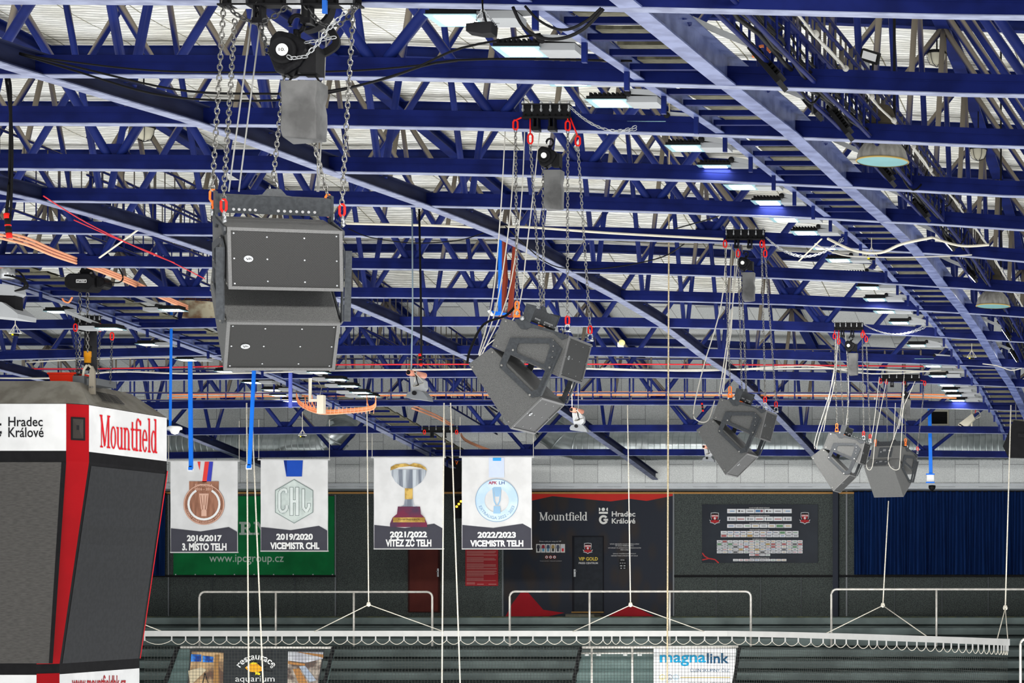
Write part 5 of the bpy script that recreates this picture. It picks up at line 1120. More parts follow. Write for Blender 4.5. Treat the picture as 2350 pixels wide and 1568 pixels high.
railing('stainless tube railing on the terrace before the blue curtain', 1908, 2480, 1353, 1484, (2149, 2420), 54.1, True, False)
railing('stainless tube railing just entering at the lower right edge', 2342, 2600, 1467, 1600, (2500,), 50, True, False)
# ================================================================ net and its white bar
def barp(px):
    y = 1454.5 if px < 1650 else 1454.5+20*((px-1650)/665.)**1.35
    z = -1.062; Y = -z*F/(y-VY); return U(px, y, Y)
bp = [barp(332+(2315-332)*i/40) for i in range(41)]
t = thing('net_support_bar', 'long white bar with hanging protective net across the lower part', 'bar', tuple(bp[0]))
build(MB().bar(bp, .05, .13), 'bar', flat('bar_white', (.44, .44, .43), .5), t)
sc_px = [332, 394, 426, 458, 489, 520, 553, 583, 615, 647, 680, 710, 735, 764, 797, 830, 862, 894, 927, 959, 992, 1025, 1057, 1090, 1123, 1157, 1189, 1223, 1256, 1289, 1323, 1356, 1384, 1404, 1423, 1455, 1488, 1520, 1552, 1584, 1617, 1648, 1680, 1711, 1742, 1772, 1802, 1832, 1861, 1889, 1916, 1942, 1968, 1994, 2013, 2034, 2058, 2081, 2104, 2125, 2146, 2165, 2183, 2200, 2217, 2232, 2245, 2258, 2270, 2281, 2290, 2298, 2304, 2309, 2313]
sp_ = [barp(x)-Vector((0, 0, .15)) for x in sc_px]
mb = MB()
for i in range(len(sp_)-1):
    a, b = sp_[i], sp_[i+1]; mb.tube([a.lerp(b, k/8)-Vector((0, 0, .10*math.sin(math.pi*k/8)**.8)) for k in range(9)], .007, 5)
build(mb, 'scalloped_rope', ROPE, t, True)
cl = [MB().cyl(p+Vector((0, 0, .10)), p-Vector((0, 0, .02)), .016, 6) for p in sp_]
pieces(cl, 'rope_clip', flat('clip_white', (.44, .44, .43), .5), t)
# the net itself: real crossing cords
NETM = flat('net_cord', (.05, .055, .05), .7)
def netcords(name, pts, zt_, zb_, dx, r, label):
    t = thing(name, label, 'net', tuple(pts[0])); mb = MB(); L_ = [0]
    for i in range(1, len(pts)): L_.append(L_[-1]+(Vector(pts[i][:2])-Vector(pts[i-1][:2])).length)
    def at(d):
        for i in range(1, len(pts)):
            if d <= L_[i] or i == len(pts)-1: return Vector(pts[i-1]).lerp(Vector(pts[i]), min(1, (d-L_[i-1])/max(1e-6, L_[i]-L_[i-1])))
    n = int(L_[-1]/dx)
    for i in range(n+1):
        p = at(i*dx); mb.add([(p.x-r, p.y, zt_), (p.x+r, p.y, zt_), (p.x, p.y-r, zt_), (p.x-r, p.y, zb_), (p.x+r, p.y, zb_), (p.x, p.y-r, zb_)], [(0, 2, 5, 3), (2, 1, 4, 5), (1, 0, 3, 4)])
    z = zt_; q = [at(L_[-1]*i/24) for i in range(25)]
    while z > zb_: mb.tube([(p.x, p.y, z) for p in q], r, 3); z -= dx
    o = build(mb, 'netting', NETM, t); o['kind'] = 'stuff'; return t
netcords('protective_net', [barp(332+(2313-332)*i/24) for i in range(25)], HC-1.36, HC-2.65, .075, .0036, 'thin dark protective net hanging from the white bar over the terrace')
# rope slings holding the bar
def sling(label, top, knot, l, r, rr=.013, m=ROPE, Y=46.5, kY=None):
    t = thing('rope_sling', label, 'rope', tuple(U(*knot, Y)), 0, 'ropes holding the net bar')
    if top: build(MB().tube([U(*top, Y), U(*knot, Y)], rr, 6), 'rope', m, t, True)
    build(MB().lathe([(0, -.05), (.04, -.03), (.05, 0), (.035, .05), (0, .07)], U(*knot, Y), 8), 'knot', m, t, True)
    for q in (l, r):
        if q: p = barp(q[0]); build(MB().tube([U(*knot, Y), Vector((p.x, p.y, p.z+.04))], rr*.8, 5), 'side_rope', m, t, True)
sling('white rope dropping to a knot over the restaurant sign', (842, 925), (846, 1388), (720,), (1020,))
sling('white rope dropping to a knot before the VIP door', (1440, 930), (1447, 1389), (1313,), (1618,))
sling('white rope dropping from the rearmost loudspeaker to a knot', (2039, 1150), (2026, 1390), (1893,), (2130,))
sling('white rope dropping to the right end of the net bar', (2320, 930), (2307, 1396), (2288,), (2313,), Y=42.5)
one(MB().tube([U(332, 1434, 48), barp(372)+Vector((0, 0, .05))], .011, 5), 'rope', ROPE, 'short slanting rope end at the left end of the net bar', 'rope')
for a_, b_, Y, r_, m, nm in (((566, 925), (571, 1600), 44, .016, ROPE, 'white vertical rope in front of the second white banner, left one'), ((577, 925), (605, 1600), 44, .016, ROPE, 'slightly slanted white rope in front of the green banner, right one'),
        ((1019, 925), (1014, 1600), 44, .015, ROPE, 'white rope just right of the trophy banner'), ((1034, 925), (1057, 1600), 44, .015, ROPE, 'white rope slanting between the trophy banner and the rightmost banner'), ((1536, 0), (1531, 1600), 30, .011, ROPEB, 'beige rope running the full height of the photo')):
    if a_[1] == 0: a_ = (1537, 20)
    one(MB().tube([U(*a_, Y), U((a_[0]+b_[0])/2, (a_[1]+b_[1])/2, Y), U(*b_, Y)], r_, 6), 'rope', m, nm, 'rope', None, True)
# ================================================================ entrance boxes and signs on the terrace
GLS = mat('tinted_glass', (.25, .40, .38), .05, alpha=.25, spec=.5)
def pbox(x0, x1, y0, y1, Y, th): return MB().prism(rect(x0, y0, x1, y1), lambda u, v, d: U(u, v, Y)+Vector((0, d, 0)), 0, th)
YS = 50.0
t = thing('entrance_canopy', 'glass-sided stairway canopy behind the restaurant sign', 'canopy', tuple(U(410, 1590, YS)))
for p, q in (((408, 1486), (362, 1620)), ((766, 1486), (732, 1620))): build(MB().bar([U(*p, YS), U(*q, YS)], .05, .14, (0, 1, 0)), 'slanted_post', BLACKM, t)
build(MB().poly([U(408, 1490, YS+.05), U(435, 1490, YS+.05), U(435, 1600, YS+.05), U(372, 1600, YS+.05)]), 'glass_pane', GLS, t)
build(MB().poly([U(764, 1490, YS+.05), U(770, 1490, YS+.05), U(745, 1600, YS+.05), U(737, 1600, YS+.05)]), 'glass_pane', GLS, t)
build(MB().cyl(U(415, 1485.5, YS), U(762, 1487, YS), .03, 8), 'top_tube', STAIN, t, True)
t, a = sheet('restaurant_sign', 'restaurant sign with goldfish and two interior pictures at the bottom left', 'sign', [(437, 1491), (745, 1491), (724, 1620), (425, 1620)], mat('sign_dark', (.030, .033, .036), .5), YS-.06, part='panel')
PH = lambda n, c1, c2, sc: mat(n, c1, .5, col2=c2, scale=sc, mix=(.42, .58))
a.polys('left_picture', PH('photo_warm', (.50, .33, .17), (.12, .07, .05), 2.2), [[(440, 1496), (513, 1498), (511, 1620), (428, 1620)]], 1)
a.polys('blue_window', PH('photo_blue', (.05, .25, .75), (.01, .04, .22), 4), [[(439, 1502), (462, 1503), (462, 1519), (438, 1519)], [(465, 1505), (490, 1508), (489, 1521), (465, 1520)]], 2)
a.polys('picture_post', C('photo_ochre', (.32, .17, .06)), [[(493, 1503), (504, 1503), (502, 1530), (505, 1620), (488, 1620), (491, 1530)]], 2); a.polys('picture_table', C('photo_cream', (.52, .44, .30)), [[(432, 1540), (462, 1532), (474, 1538), (436, 1575)]], 2)
a.polys('picture_chair', PBK, thick([(470, 1545), (465, 1570)], 2)+thick([(470, 1545), (478, 1570)], 1.6), 3)
a.polys('right_picture', PH('photo_hall', (.42, .36, .30), (.10, .07, .06), 3.5), [[(661, 1496), (741, 1497), (721, 1620), (659, 1620)]], 1)
a.polys('picture_ceiling', PH('photo_ceiling', (.55, .56, .58), (.38, .38, .42), 2), [[(661, 1496), (742, 1497), (741, 1512), (700, 1522), (661, 1516)]], 2); a.polys('picture_beam', C('photo_timber', (.38, .18, .06)), [[(690, 1497), (742, 1503), (742, 1510), (682, 1497)], [(661, 1518), (700, 1524), (700, 1529), (661, 1524)]], 3)
a.polys('picture_counter', C('photo_counter', (.33, .38, .46)), [[(686, 1530), (700, 1528), (726, 1562), (710, 1566)]], 2); a.polys('picture_cabinet', C('photo_timber', (.38, .18, .06)), [[(672, 1536), (686, 1534), (706, 1568), (690, 1580)]], 2)
arctext(a, 'restaurace', PW, 588, 1560, 52, -54, 54, 13, 11, 2, True)
a.text('aquarium', PW, 540, 630, 1552, 1569, .0, 2)
FO = C('fish_orange', (.85, .38, .02)); FYL = C('fish_yellow', (.80, .62, .03))
a.polys('fish_outline', PBK, [[(x*1.0, y) for x, y in ((561, 1533), (566, 1528), (574, 1521), (588, 1518), (598, 1525), (603, 1532), (603, 1541), (590, 1546), (574, 1544), (566, 1539))]], 1)
a.polys('fish_body', FO, [[(562.5, 1533), (567, 1529), (576, 1524), (592, 1525), (602, 1533), (601, 1540), (589, 1544), (575, 1542.5), (567, 1538)]], 3); a.polys('fish_fin', FYL, [[(572, 1524), (581, 1519.5), (592, 1523), (584, 1524.5)], [(586, 1540), (598, 1546), (596, 1550), (587, 1548), (586, 1551)]], 4)
a.polys('fish_eye', PW, [ell(569, 1531.5, 2.4, n=12)], 4); a.polys('fish_tail', PBK, thick([(603, 1534), (612, 1529), (624, 1526)], 2)+thick([(603, 1536), (614, 1541), (625, 1541)], 1.5), 2); a.polys('bubble', PW, [ell(623, 1531, 3, n=14)], 3); a.polys('bubble_mark', PBK, [ell(623, 1531, 1.5, n=10)], 4)
t = thing('entrance_canopy', 'glass stairway canopy with steel tubes beside the white sign at the bottom', 'canopy', tuple(U(1320, 1590, YS)))
for p, q in (((1332, 1487), (1305, 1620)), ((1697, 1487), (1676, 1620))): build(MB().bar([U(*p, YS), U(*q, YS)], .05, .14, (0, 1, 0)), 'slanted_post', BLACKM, t)
build(MB().poly([U(1336, 1498, YS+.05), U(1500, 1498, YS+.05), U(1500, 1600, YS+.05), U(1316, 1600, YS+.05)]), 'glass_pane', GLS, t)
build(MB().cyl(U(1336, 1486, YS), U(1694, 1485, YS), .034, 8), 'top_tube', STAIN, t, True); build(MB().cyl(U(1334, 1499.5, YS), U(1502, 1499, YS), .022, 8), 'middle_tube', STAIN, t, True)
for x in (1358, 1451): build(MB().cyl(U(x, 1487, YS), U(x, 1600, YS), .026, 8), 'upright_tube', STAIN, t, True)
for x in (1347, 1374, 1435, 1468): build(MB().box(U(x-5, 1502, YS-.02), U(x+5, 1506, YS)), 'glass_clamp', WHITE, t)
t, a = sheet('company_sign', 'white sign with cyan and dark blue lowercase lettering at the bottom', 'sign', [(1500, 1489), (1689, 1489), (1683, 1620), (1500, 1620)], VIN, YS-.06, part='panel')
a.text('magna', C('cyan_blue', (.01, .28, .50)), 1514, 1620, 1503.5, 1529.5, .022, 1); a.text('link', C('petrol', (.01, .07, .15)), 1622, 1673, 1499.5, 1523, .022, 1)
a.text('ČLEN SKUPINY ČEZ', C('petrol', (.01, .07, .15)), 1584, 1674, 1533, 1542.5, .0, 1)
a.polys('gold_line', C('gold_line', (.45, .33, .04)), [rect(1561, 1554.5, 1676, 1556)], 1)
for x, c in ((1520, (.7, .55, .1)), (1537, (.1, .15, .22)), (1551, (.3, .5, .65))): a.polys('round_icon', C('icon%d' % x, c), arcband(x, 1555, 5.2, 6.4, 0, 360, 18)+[rect(x-2.5, 1556, x+2.5, 1558)], 1)
a.text('PRODUKTY OD OPTICKÝCH SÍTÍ', PK, 1580, 1676, 1566, 1572, .02, 1)
# ================================================================ ducts
def duct(label, pts, Y, r, elbow=None):
    t = thing('air_duct', label, 'duct', tuple(U(*pts[0], Y)), 0, 'spiral air ducts')
    P = [U(*p[:2], p[2] if len(p) > 2 else Y) for p in pts]; vs = MB(); L_ = []
    pr = [(r*math.cos(2*math.pi*i/20), r*math.sin(2*math.pi*i/20)) for i in range(20)]
    build(MB().sweep(P, pr), 'duct_run', DUCT, t, True)
    rg = []
    for i in range(len(P)-1):
        a, b = P[i], P[i+1]; d = (b-a); n = int(d.length/.16)
        if d.length > 2:
            for k in range(n): c = a+d*(k+.5)/n; e = d.normalized()*.012+Vector((0, 0, 0)); rg.append(MB().sweep([c-e, c+e], [(x*1.018, y*1.018) for x, y in pr]))
        else: rg.append(MB().sweep([a-d.normalized()*.02, a+d.normalized()*.02], [(x*1.03, y*1.03) for x, y in pr]))
    pieces(rg[:95], 'seam_ring', DUCT, t, True)
    if len(rg) > 95:
        m = MB()
        for q in rg[95:]: m.add(q.v, q.f)
        build(m, 'seam_ring', DUCT, t, True)['kind'] = 'stuff'
duct('silver spiral duct with elbow behind the left banners', [(385, 1019), (745, 1018), (768, 1008), (783, 985), (788, 955, 56.4)], 55.8, .38)
duct('long silver spiral duct with elbow on the right half of the back wall', [(2315, 1022), (1325, 1022), (1290, 1014), (1265, 992), (1254, 955, 56.4)], 55.8, .41)
# ================================================================ small fittings in the roof
def poly3(pts):
    q = [U(*p[:2], p[2]) for p in pts]
    return csm(q) if len(q) > 3 else q
# bright blue mounting poles
def strap(px0, py0, px1, py1, w, Y, label, ap=None):
    t = thing('mounting_pole', label, 'pole', tuple(U(px1, py1, Y)), 0, 'bright blue mounting poles')
    build(MB().prism([(px0-w/2, py0), (px0+w/2, py0), (px1+w/2, py1), (px1-w/2, py1)], lambda u, v, d: U(u, v, Y)+Vector((0, d, 0)), 0, .05), 'pole', BRIGHT, t)
    if ap == 'box':
        build(MB().box(U(px1-7, py1-6, Y), U(px1+7, py1+6, Y+.08)), 'white_box', WHITE, t); build(MB().box(U(px1-5, py1-4, Y-.03), U(px1+5, py1+3, Y)), 'blue_clip', BRIGHT, t)
    if ap == 'dome':
        c = U(px1+12, py1+2, Y); build(MB().lathe([(0, -.09), (.06, -.07), (.09, 0), (.13, .01), (.13, .05), (.10, .07), (0, .07)], c, 16), 'dome_camera', WHITE, t, True); build(MB().cyl(U(px1, py1-4, Y), c+Vector((0, 0, .05)), .02, 6), 'bracket', BRIGHT, t)
    if ap == 'router':
        build(MB().box(U(px1-9, py1-2, Y+.02), U(px1+9, py1+22, Y+.15)), 'white_housing', WHITE, t)
        build(MB().box(U(px1-11, py1-1, Y-.02), U(px1+9, py1+2, Y)), 'clip_top', BRIGHT, t); build(MB().box(U(px1-11, py1+18, Y-.02), U(px1+9, py1+21, Y)), 'clip_bottom', BRIGHT, t)
        c = U(px1+3, py1+30, Y+.05); build(MB().lathe([(0, -.10), (.06, -.07), (.09, -.02), (.09, .04), (0, .05)], c, 16), 'black_dome', BLACK, t, True)
    return t
strap(392, 700, 389, 985, 3.5, 39, 'thin bright blue pole with a white dome camera right of the scoreboard', 'dome')
strap(435, 815, 437, 1076, 8, 43.6, 'wide bright blue pole ending on the 2016/2017 banner', 'box')
strap(582, 845, 571, 1072, 7, 43.6, 'bright blue pole between the two left white banners', 'box')
strap(2133, 937, 2136, 1088, 8, 52.3, 'bright blue pole with a white camera housing above the curtain', 'router')
one(MB().prism([(662, 850), (668, 850), (668, 936), (662, 936)], lambda u, v, d: U(u, v, 44.3)+Vector((0, d, 0)), 0, .06), 'mounting_pole', flat('periwinkle_paint', (.13, .17, .62), .5), 'periwinkle post with a small plate left of the orange cable tray', 'pole')
# rust-brown frame with its blue post
t = thing('steel_trapeze', 'rust-red steel frame hanging between trusses above the second loudspeaker', 'frame', tuple(U(1165, 730, 30.5)))
for p in (((1155, 548), (1160, 640), (1150, 732)), ((1183, 560), (1176, 650), (1170, 728))): build(MB().bar(poly3([(*q, 30.6) for q in p]), .05, .085, (0, 1, 0)), 'post', flat('rust_red', (.27, .045, .022), .6), t)
build(MB().bar(poly3([(1153, 548, 30.6), (1186, 566, 30.6)]), .05, .06), 'crosspiece', flat('rust_red', (.27, .045, .022), .6), t)
one(MB().bar(poly3([(1148, 540, 30.3), (1147, 716, 30.3)]), .04, .045, (0, 1, 0)), 'steel_post', BRIGHT, 'slim vivid blue post beside the rust-red frame', 'post')
t = thing('access_bracket', 'small blue and white bracket plate at the foot of the rust-red frame', 'bracket', tuple(U(1145, 718, 30.2)))
build(MB().prism([(1120, 712), (1130, 724), (1172, 722), (1160, 718)], lambda u, v, d: U(u, v, 30.2)+Vector((0, d, 0)), 0, .03), 'blue_plate', BRIGHT, t); build(MB().prism([(1118, 714), (1124, 711), (1134, 724), (1126, 725)], lambda u, v, d: U(u, v, 30.15)+Vector((0, d, 0)), 0, .03), 'white_edge', WHITE, t)
# salmon conduits on the left walkway
for i in range(4):
    o_ = i*.05
    pts = [(-20, 526+i*8, 30), (60, 546+i*8, 31), (125, 574+i*7, 32), (215, 608+i*5, 33.5), (300, 642+i*5, 35.5), (360, 672+i*4, 37), (430, 702+i*4, 39)]
    if i < 3: one(MB().tube(poly3(pts), .020, 6), 'conduit', CABLE_S, 'salmon conduit running down the left walkway railing, one of three', 'conduit', 'salmon conduits', True)
for i in range(2): one(MB().tube(poly3([(945, 930+i*7, 50), (1005, 955+i*6, 52), (1050, 985+i*4, 54), (1070, 1010+i*3, 55), (1130, 1035+i*3, 56.5)]), .022, 6), 'conduit', CABLE_S, 'salmon conduit snaking behind the trophy banner top', 'conduit', 'salmon conduits by the wall', True)
# cross cables
for i, (y, m, nm) in enumerate(((901, CABLE_O, 'upper orange'), (904.5, CABLE_W, 'white'), (908, CABLE_O, 'lower orange'))):
    one(MB().tube(poly3([(385, y+5, 47.2), (700, y+1, 47.2), (1360, y-1, 47.2), (1700, y, 47.2), (2010, y+2, 47.2), (2195, y+6, 47.2)]), .016, 6), 'cable', m, '%s cable of the long straight run across the rear trusses' % nm, 'cable', None, True)
for x in range(440, 2190, 112):
    one(MB().box(U(x-2, 899, 47.25), U(x+2, 918, 47.3)), 'cable_clamp', ZINC, 'small grey clamp holding the long orange cable run', 'clamp', 'clamps of the cable run')
for i, (pts, m, r, nm) in enumerate((
    ([(0, 846, 44.2), (250, 846, 44.2), (700, 838, 44.2), (1300, 836, 44.2), (1800, 838, 44.2), (2200, 842, 44.2)], CABLE_R, .016, 'thin red cable stretched across behind the loudspeakers'),
    ([(60, 832, 44), (150, 827, 44), (300, 822, 44), (420, 821, 44), (560, 826, 44), (760, 838, 44)], CABLE_W, .016, 'upper white cable sagging above the scoreboard'),
    ([(0, 868, 44), (140, 867, 44), (270, 853, 44), (460, 858, 44), (800, 850, 44), (950, 849, 44), (1300, 846, 44), (1500, 850, 44), (1900, 846, 44), (2150, 853, 44), (2250, 850, 44)], CABLE_W, .020, 'long white cable drooping across the rear of the hall'),
    ([(1380, 845, 43.9), (1600, 852, 43.9), (1850, 840, 43.9), (2000, 858, 43.9), (2160, 850, 43.9)], CABLE_W, .014, 'second white cable weaving across the rear of the hall'),
    ([(795, 513, 29.6), (1000, 518, 29.6), (1100, 522, 29.6), (1200, 521, 29.6), (1400, 535, 29.6), (1660, 549, 29.6)], CREAM, .018, 'cream cable lying on the truss beside the front loudspeaker'),
    ([(1900, 548, 28.9), (1960, 575, 28.6), (2020, 580, 28.4), (2070, 560, 28.2), (2140, 545, 28)], CREAM, .020, 'thick cream pipe curving under the right walkway'),
    ([(1870, 560, 29), (1930, 585, 28.8), (2010, 590, 28.6), (2110, 590, 28.4), (2230, 585, 28)], CABLE_W, .010, 'thin white cable under the thick cream pipe'),
    ([(2140, 545, 27.6), (2185, 560, 27.6), (2220, 565, 27.6), (2270, 562, 27.6)], CREAM, .018, 'cream pipe continuing right past the walkway beam'),
    ([(2255, 835, 40), (2290, 840, 40), (2320, 850, 40), (2345, 845, 40)], CABLE_W, .012, 'white cable looping at the right edge'),
    ([(45, 122, 17.4), (200, 160, 17.4), (400, 205, 17.4), (560, 215, 17.4), (760, 208, 17.4), (930, 165, 17.4), (1060, 110, 17.2), (1240, 78, 17)], CABLE_B, .010, 'black cable sagging across the upper left to the floodlights'),
    ([(45, 124, 17.45), (180, 165, 17.45), (350, 215, 17.45), (520, 231, 17.45), (700, 224, 17.45), (880, 182, 17.45), (1050, 138, 17.3), (1450, 140, 17.2)], CABLE_B, .010, 'lower black cable sagging across the upper left'),
    ([(45, 126, 17.6), (300, 158, 17.6), (500, 166, 17.6), (820, 162, 17.6), (1050, 140, 17.6)], CABLE_B, .008, 'black cable lying along the second cross truss'),
    ([(1177, 16, 14.2), (1200, 60, 14.2), (1240, 86, 14.2), (1290, 88, 14.2), (1340, 66, 14.2), (1385, 20, 14.2)], CABLE_B, .012, 'thick black cable swag under the top beam, lower'),
    ([(1205, 14, 14.3), (1235, 45, 14.3), (1275, 66, 14.3), (1310, 66, 14.3), (1350, 45, 14.3), (1380, 18, 14.3)], CABLE_B, .010, 'thick black cable swag under the top beam, upper'),
    ([(1550, 525, 29), (1640, 500, 28), (1700, 470, 27)], CABLE_B, .009, 'thin black cable rising toward the floodlights at centre right'),
    ([(1160, 520, 29.2), (1250, 600, 30), (1320, 618, 30), (1420, 612, 30), (1520, 590, 30), (1570, 560, 29.5)], CABLE_B, .009, 'thin black cable sagging right of the second loudspeaker chains'),
    ([(800, 525, 29), (850, 545, 29), (950, 558, 29), (1050, 552, 29), (1110, 535, 29)], CABLE_B, .008, 'thin black cable sagging right of the front loudspeaker'),
    ([(100, 450, 25), (200, 512, 28), (330, 575, 30), (400, 603, 31)], CABLE_R, .008, 'upper red cable slanting down the left walkway'),
    ([(170, 505, 28), (260, 545, 30), (370, 590, 31.5), (470, 640, 33)], CABLE_R, .008, 'lower red cable slanting down the left walkway'),
    ([(15, 170, 18), (24, 210, 18), (22, 400, 18), (14, 500, 18)], CABLE_B, .013, 'black cable hanging down at the left edge, left strand'),
    ([(12, 168, 18), (27, 300, 18), (25, 480, 18), (18, 520, 18)], CABLE_B, .011, 'black cable hanging down at the left edge, right strand'),
    ([(36, 698, 22), (58, 650, 22), (44, 625, 22), (28, 620, 22)], CABLE_B, .010, 'black cable loop at the camera pod on the left edge'),
    ([(962, 480, 27), (966, 700, 27), (967, 820, 27)], CABLE_B, .014, 'black cable dropping to the small camera pod right of the front loudspeaker'),
    ([(946, 480, 27.1), (947, 700, 27.1), (944, 850, 27.1)], flat('grey_blue_cable', (.20, .26, .30), .6), .010, 'grey-blue cord dropping to the small camera pod'),
    ([(780, 478, 26.5), (776, 500, 26.5)], CABLE_B, .008, 'short black cable end right of the front loudspeaker top'),
    ([(910, 640, 33), (895, 770, 33), (893, 800, 33), (905, 818, 33), (920, 815, 33)], ROPE, .010, 'thin pale cord with hook end right of the front loudspeaker'),
    ([(250, 185+0, 0)] and [(270, 610, 33.6), (282, 635, 33.6), (275, 648, 33.6), (250, 648, 33.6)], CABLE_B, .012, 'black cable looping at the electric hoist'),
    )):
    if i in (25,): continue
    one(MB().tube(poly3(pts), r, 6), 'cable', m, nm, 'cable', None, True)
# orange curved cable loops
one(MB().tube(poly3([(1728, 132, 17.5), (1736, 112, 17.5), (1752, 106, 17.5), (1768, 120, 17.5)]), .012, 6), 'cable', CABLE_O, 'orange cable loop over the topmost edge-on floodlight', 'cable', None, True)
one(MB().tube(poly3([(143, 685, 34), (148, 692, 34), (158, 694, 34), (166, 682, 34)]), .014, 6), 'cable', CABLE_O, 'small orange cable loop below the electric hoist', 'cable', None, True)
# battens (pale sticks) resting across the steel
for a_, b_, Y, nm in (((228, 592), (322, 524), 29.5, 'left of the front loudspeaker'), ((1833, 600), (1886, 548), 28.7, 'right of the third hoist mount')):
    one(MB().bar([U(*a_, Y), U(*b_, Y-.2)], .012, .03, (0, 1, 0)), 'pale_stick', CREAM, 'pale stick sticking out of the trusses '+nm, 'stick')
# orange cable tray
t = thing('cable_tray', 'orange wire cable tray with drooping orange cables below the front loudspeaker', 'cable tray', tuple(U(780, 945, 43)))
TR = [(680, 912, 43.5), (690, 932, 43.2), (735, 950, 43), (800, 948, 43), (856, 940, 43), (862, 918, 43)]
for k in range(4): build(MB().tube(poly3([(x, y-k*3, Y) for x, y, Y in TR]), .012, 5), 'tray_wire', CABLE_O if k % 2 else CABLE_S, t, True)
for k, x in enumerate(range(695, 858, 9)): y = 946 if 730 < x else 934; build(MB().cyl(U(x, y+4, 42.95), U(x+2, y-11, 42.95), .006, 4), 'tray_rung', CABLE_S, t)
for x in (700, 708, 716, 842): build(MB().tube(poly3([(x, 908, 43.4), (x+1, 925, 43.2), (x+6, 940, 43)]), .012, 5), 'drooping_cable', CABLE_O, t, True)
t = thing('wireless_box', 'cream wireless box on a short post above the orange cable tray', 'box', tuple(U(735, 950, 42.7)))
build(MB().prism(rect(727, 907, 742, 949), lambda u, v, d: U(u, v, 42.6)+Vector((0, d, 0)), 0, .12), 'housing', CREAM, t); build(MB().prism(rect(708, 868, 713, 922), lambda u, v, d: U(u, v, 42.8)+Vector((0, d, 0)), 0, .05), 'post', CREAM, t)
build(MB().prism(rect(711, 916, 728, 922), lambda u, v, d: U(u, v, 42.7)+Vector((0, d, 0)), 0, .05), 'arm', CREAM, t); build(MB().tube(poly3([(734, 908, 42.6), (738, 890, 42.6), (728, 872, 42.6)]), .010, 5), 'lead', CABLE_W, t, True)
# small camera pods on orange pipe stubs
def pod(px, py, Y, s, label, cords=True):
    """px,py = pipe stub end"""
    t = thing('camera_pod', label, 'camera', tuple(U(px, py+60*s, Y)), 0, 'grey camera pods on pipe stubs')
    k = s*Y/F
    def P(x, y, d=0): return U(px+x*s, py+y*s, Y)+Vector((0, d, 0))
    pp = MB(); pp.sweep([P(-3, 0, -.05), P(14, 2, .25)], [(7*k*math.cos(a), 7*k*math.sin(a)) for a in [i*math.pi/6 for i in range(12)]]); build(pp, 'pipe_stub', flat('copper_pipe', (.60, .26, .18), .4), t, True)
    build(MB().lathe([(0, 0), (5*k, 0), (5*k, .004), (0, .004)], P(-3, 0, -.055), 12, Matrix.Rotation(math.pi/2, 3, 'X')), 'pipe_bore', BLACK, t)
    recalc(build(MB().prism([(-4, 8), (18, 10), (28, 18), (30, 34), (22, 44), (2, 44), (-2, 26)], lambda u, v, d: P(u, v, d), 0, .14*s), 'camera_body', LAMPG, t))
    recalc(build(MB().prism([(-10, 52), (-6, 45), (10, 40), (28, 44), (38, 56), (40, 64), (24, 62), (-8, 58)], lambda u, v, d: P(u, v, d), -.03, .16*s), 'lens_hood', flat('hood_grey', (.16, .17, .18), .5), t))
    build(MB().cyl(P(10, 47, -.04), P(10, 47, -.06), 5*k, 12), 'hinge_knob', BLACKM, t)
    for q in range(3): build(MB().tube([P(4+4*q, -3, 0), P(20-5*q, 10+5*q, -.04), P(30-12*q, 24+4*q, -.03), P(2+8*q, 30, 0)], 1.3*k, 5), 'loose_wire', (CABLE_W, CABLE_B, CABLE_W)[q], t, True)
    return t
pod(944, 856, 27.0, 1.0, 'grey camera pod hanging between the first and second loudspeakers')
pod(1316, 941, 40.0, .80, 'grey camera pod hanging right below the second loudspeaker')
pod(1618, 1026, 48, .55, 'small grey camera pod left of the third loudspeaker')
for (x, y0, y1, Y, nm) in ((1325, 880, 938, 40, 'left'), (1312, 880, 938, 40, 'right')): pass
for pts, r, m, nm in (([(1312, 870, 40), (1313, 938, 40)], .009, ROPE, 'white cord holding the camera pod below the second loudspeaker, left'), ([(1325, 640, 40), (1327, 800, 40), (1327, 940, 40)], .006, ZINC, 'thin steel cord holding the camera pod below the second loudspeaker, right')):
    one(MB().tube(poly3(pts), r, 5), 'cord', m, nm, 'cord', None, True)
# red-black power connectors
for px, py, Y, s, nm in ((15, 490, 18, 1.0, 'on the cable at the left edge'), (963, 812, 26.9, .5, 'above the small camera pod'), (1611, 925, 47.8, .35, 'near the third loudspeaker')):
    t = thing('power_connector', 'red and black power plug '+nm, 'plug', tuple(U(px, py+55*s, Y)), 0); k = s*Y/F
    for (a, b, r, m, n_) in ((0, 12, 6.5, RED, 'red_cap'), (12, 34, 6, BLACKM, 'black_sleeve'), (26, 29, 7, RED, 'red_ring'), (34, 45, 7, BLACKM, 'black_grip'), (45, 56, 6.5, RED, 'red_end')):
        build(MB().cyl(U(px+a*.12*s, py+a*s, Y), U(px+b*.12*s, py+b*s, Y), r*k, 12), n_, m, t, True)
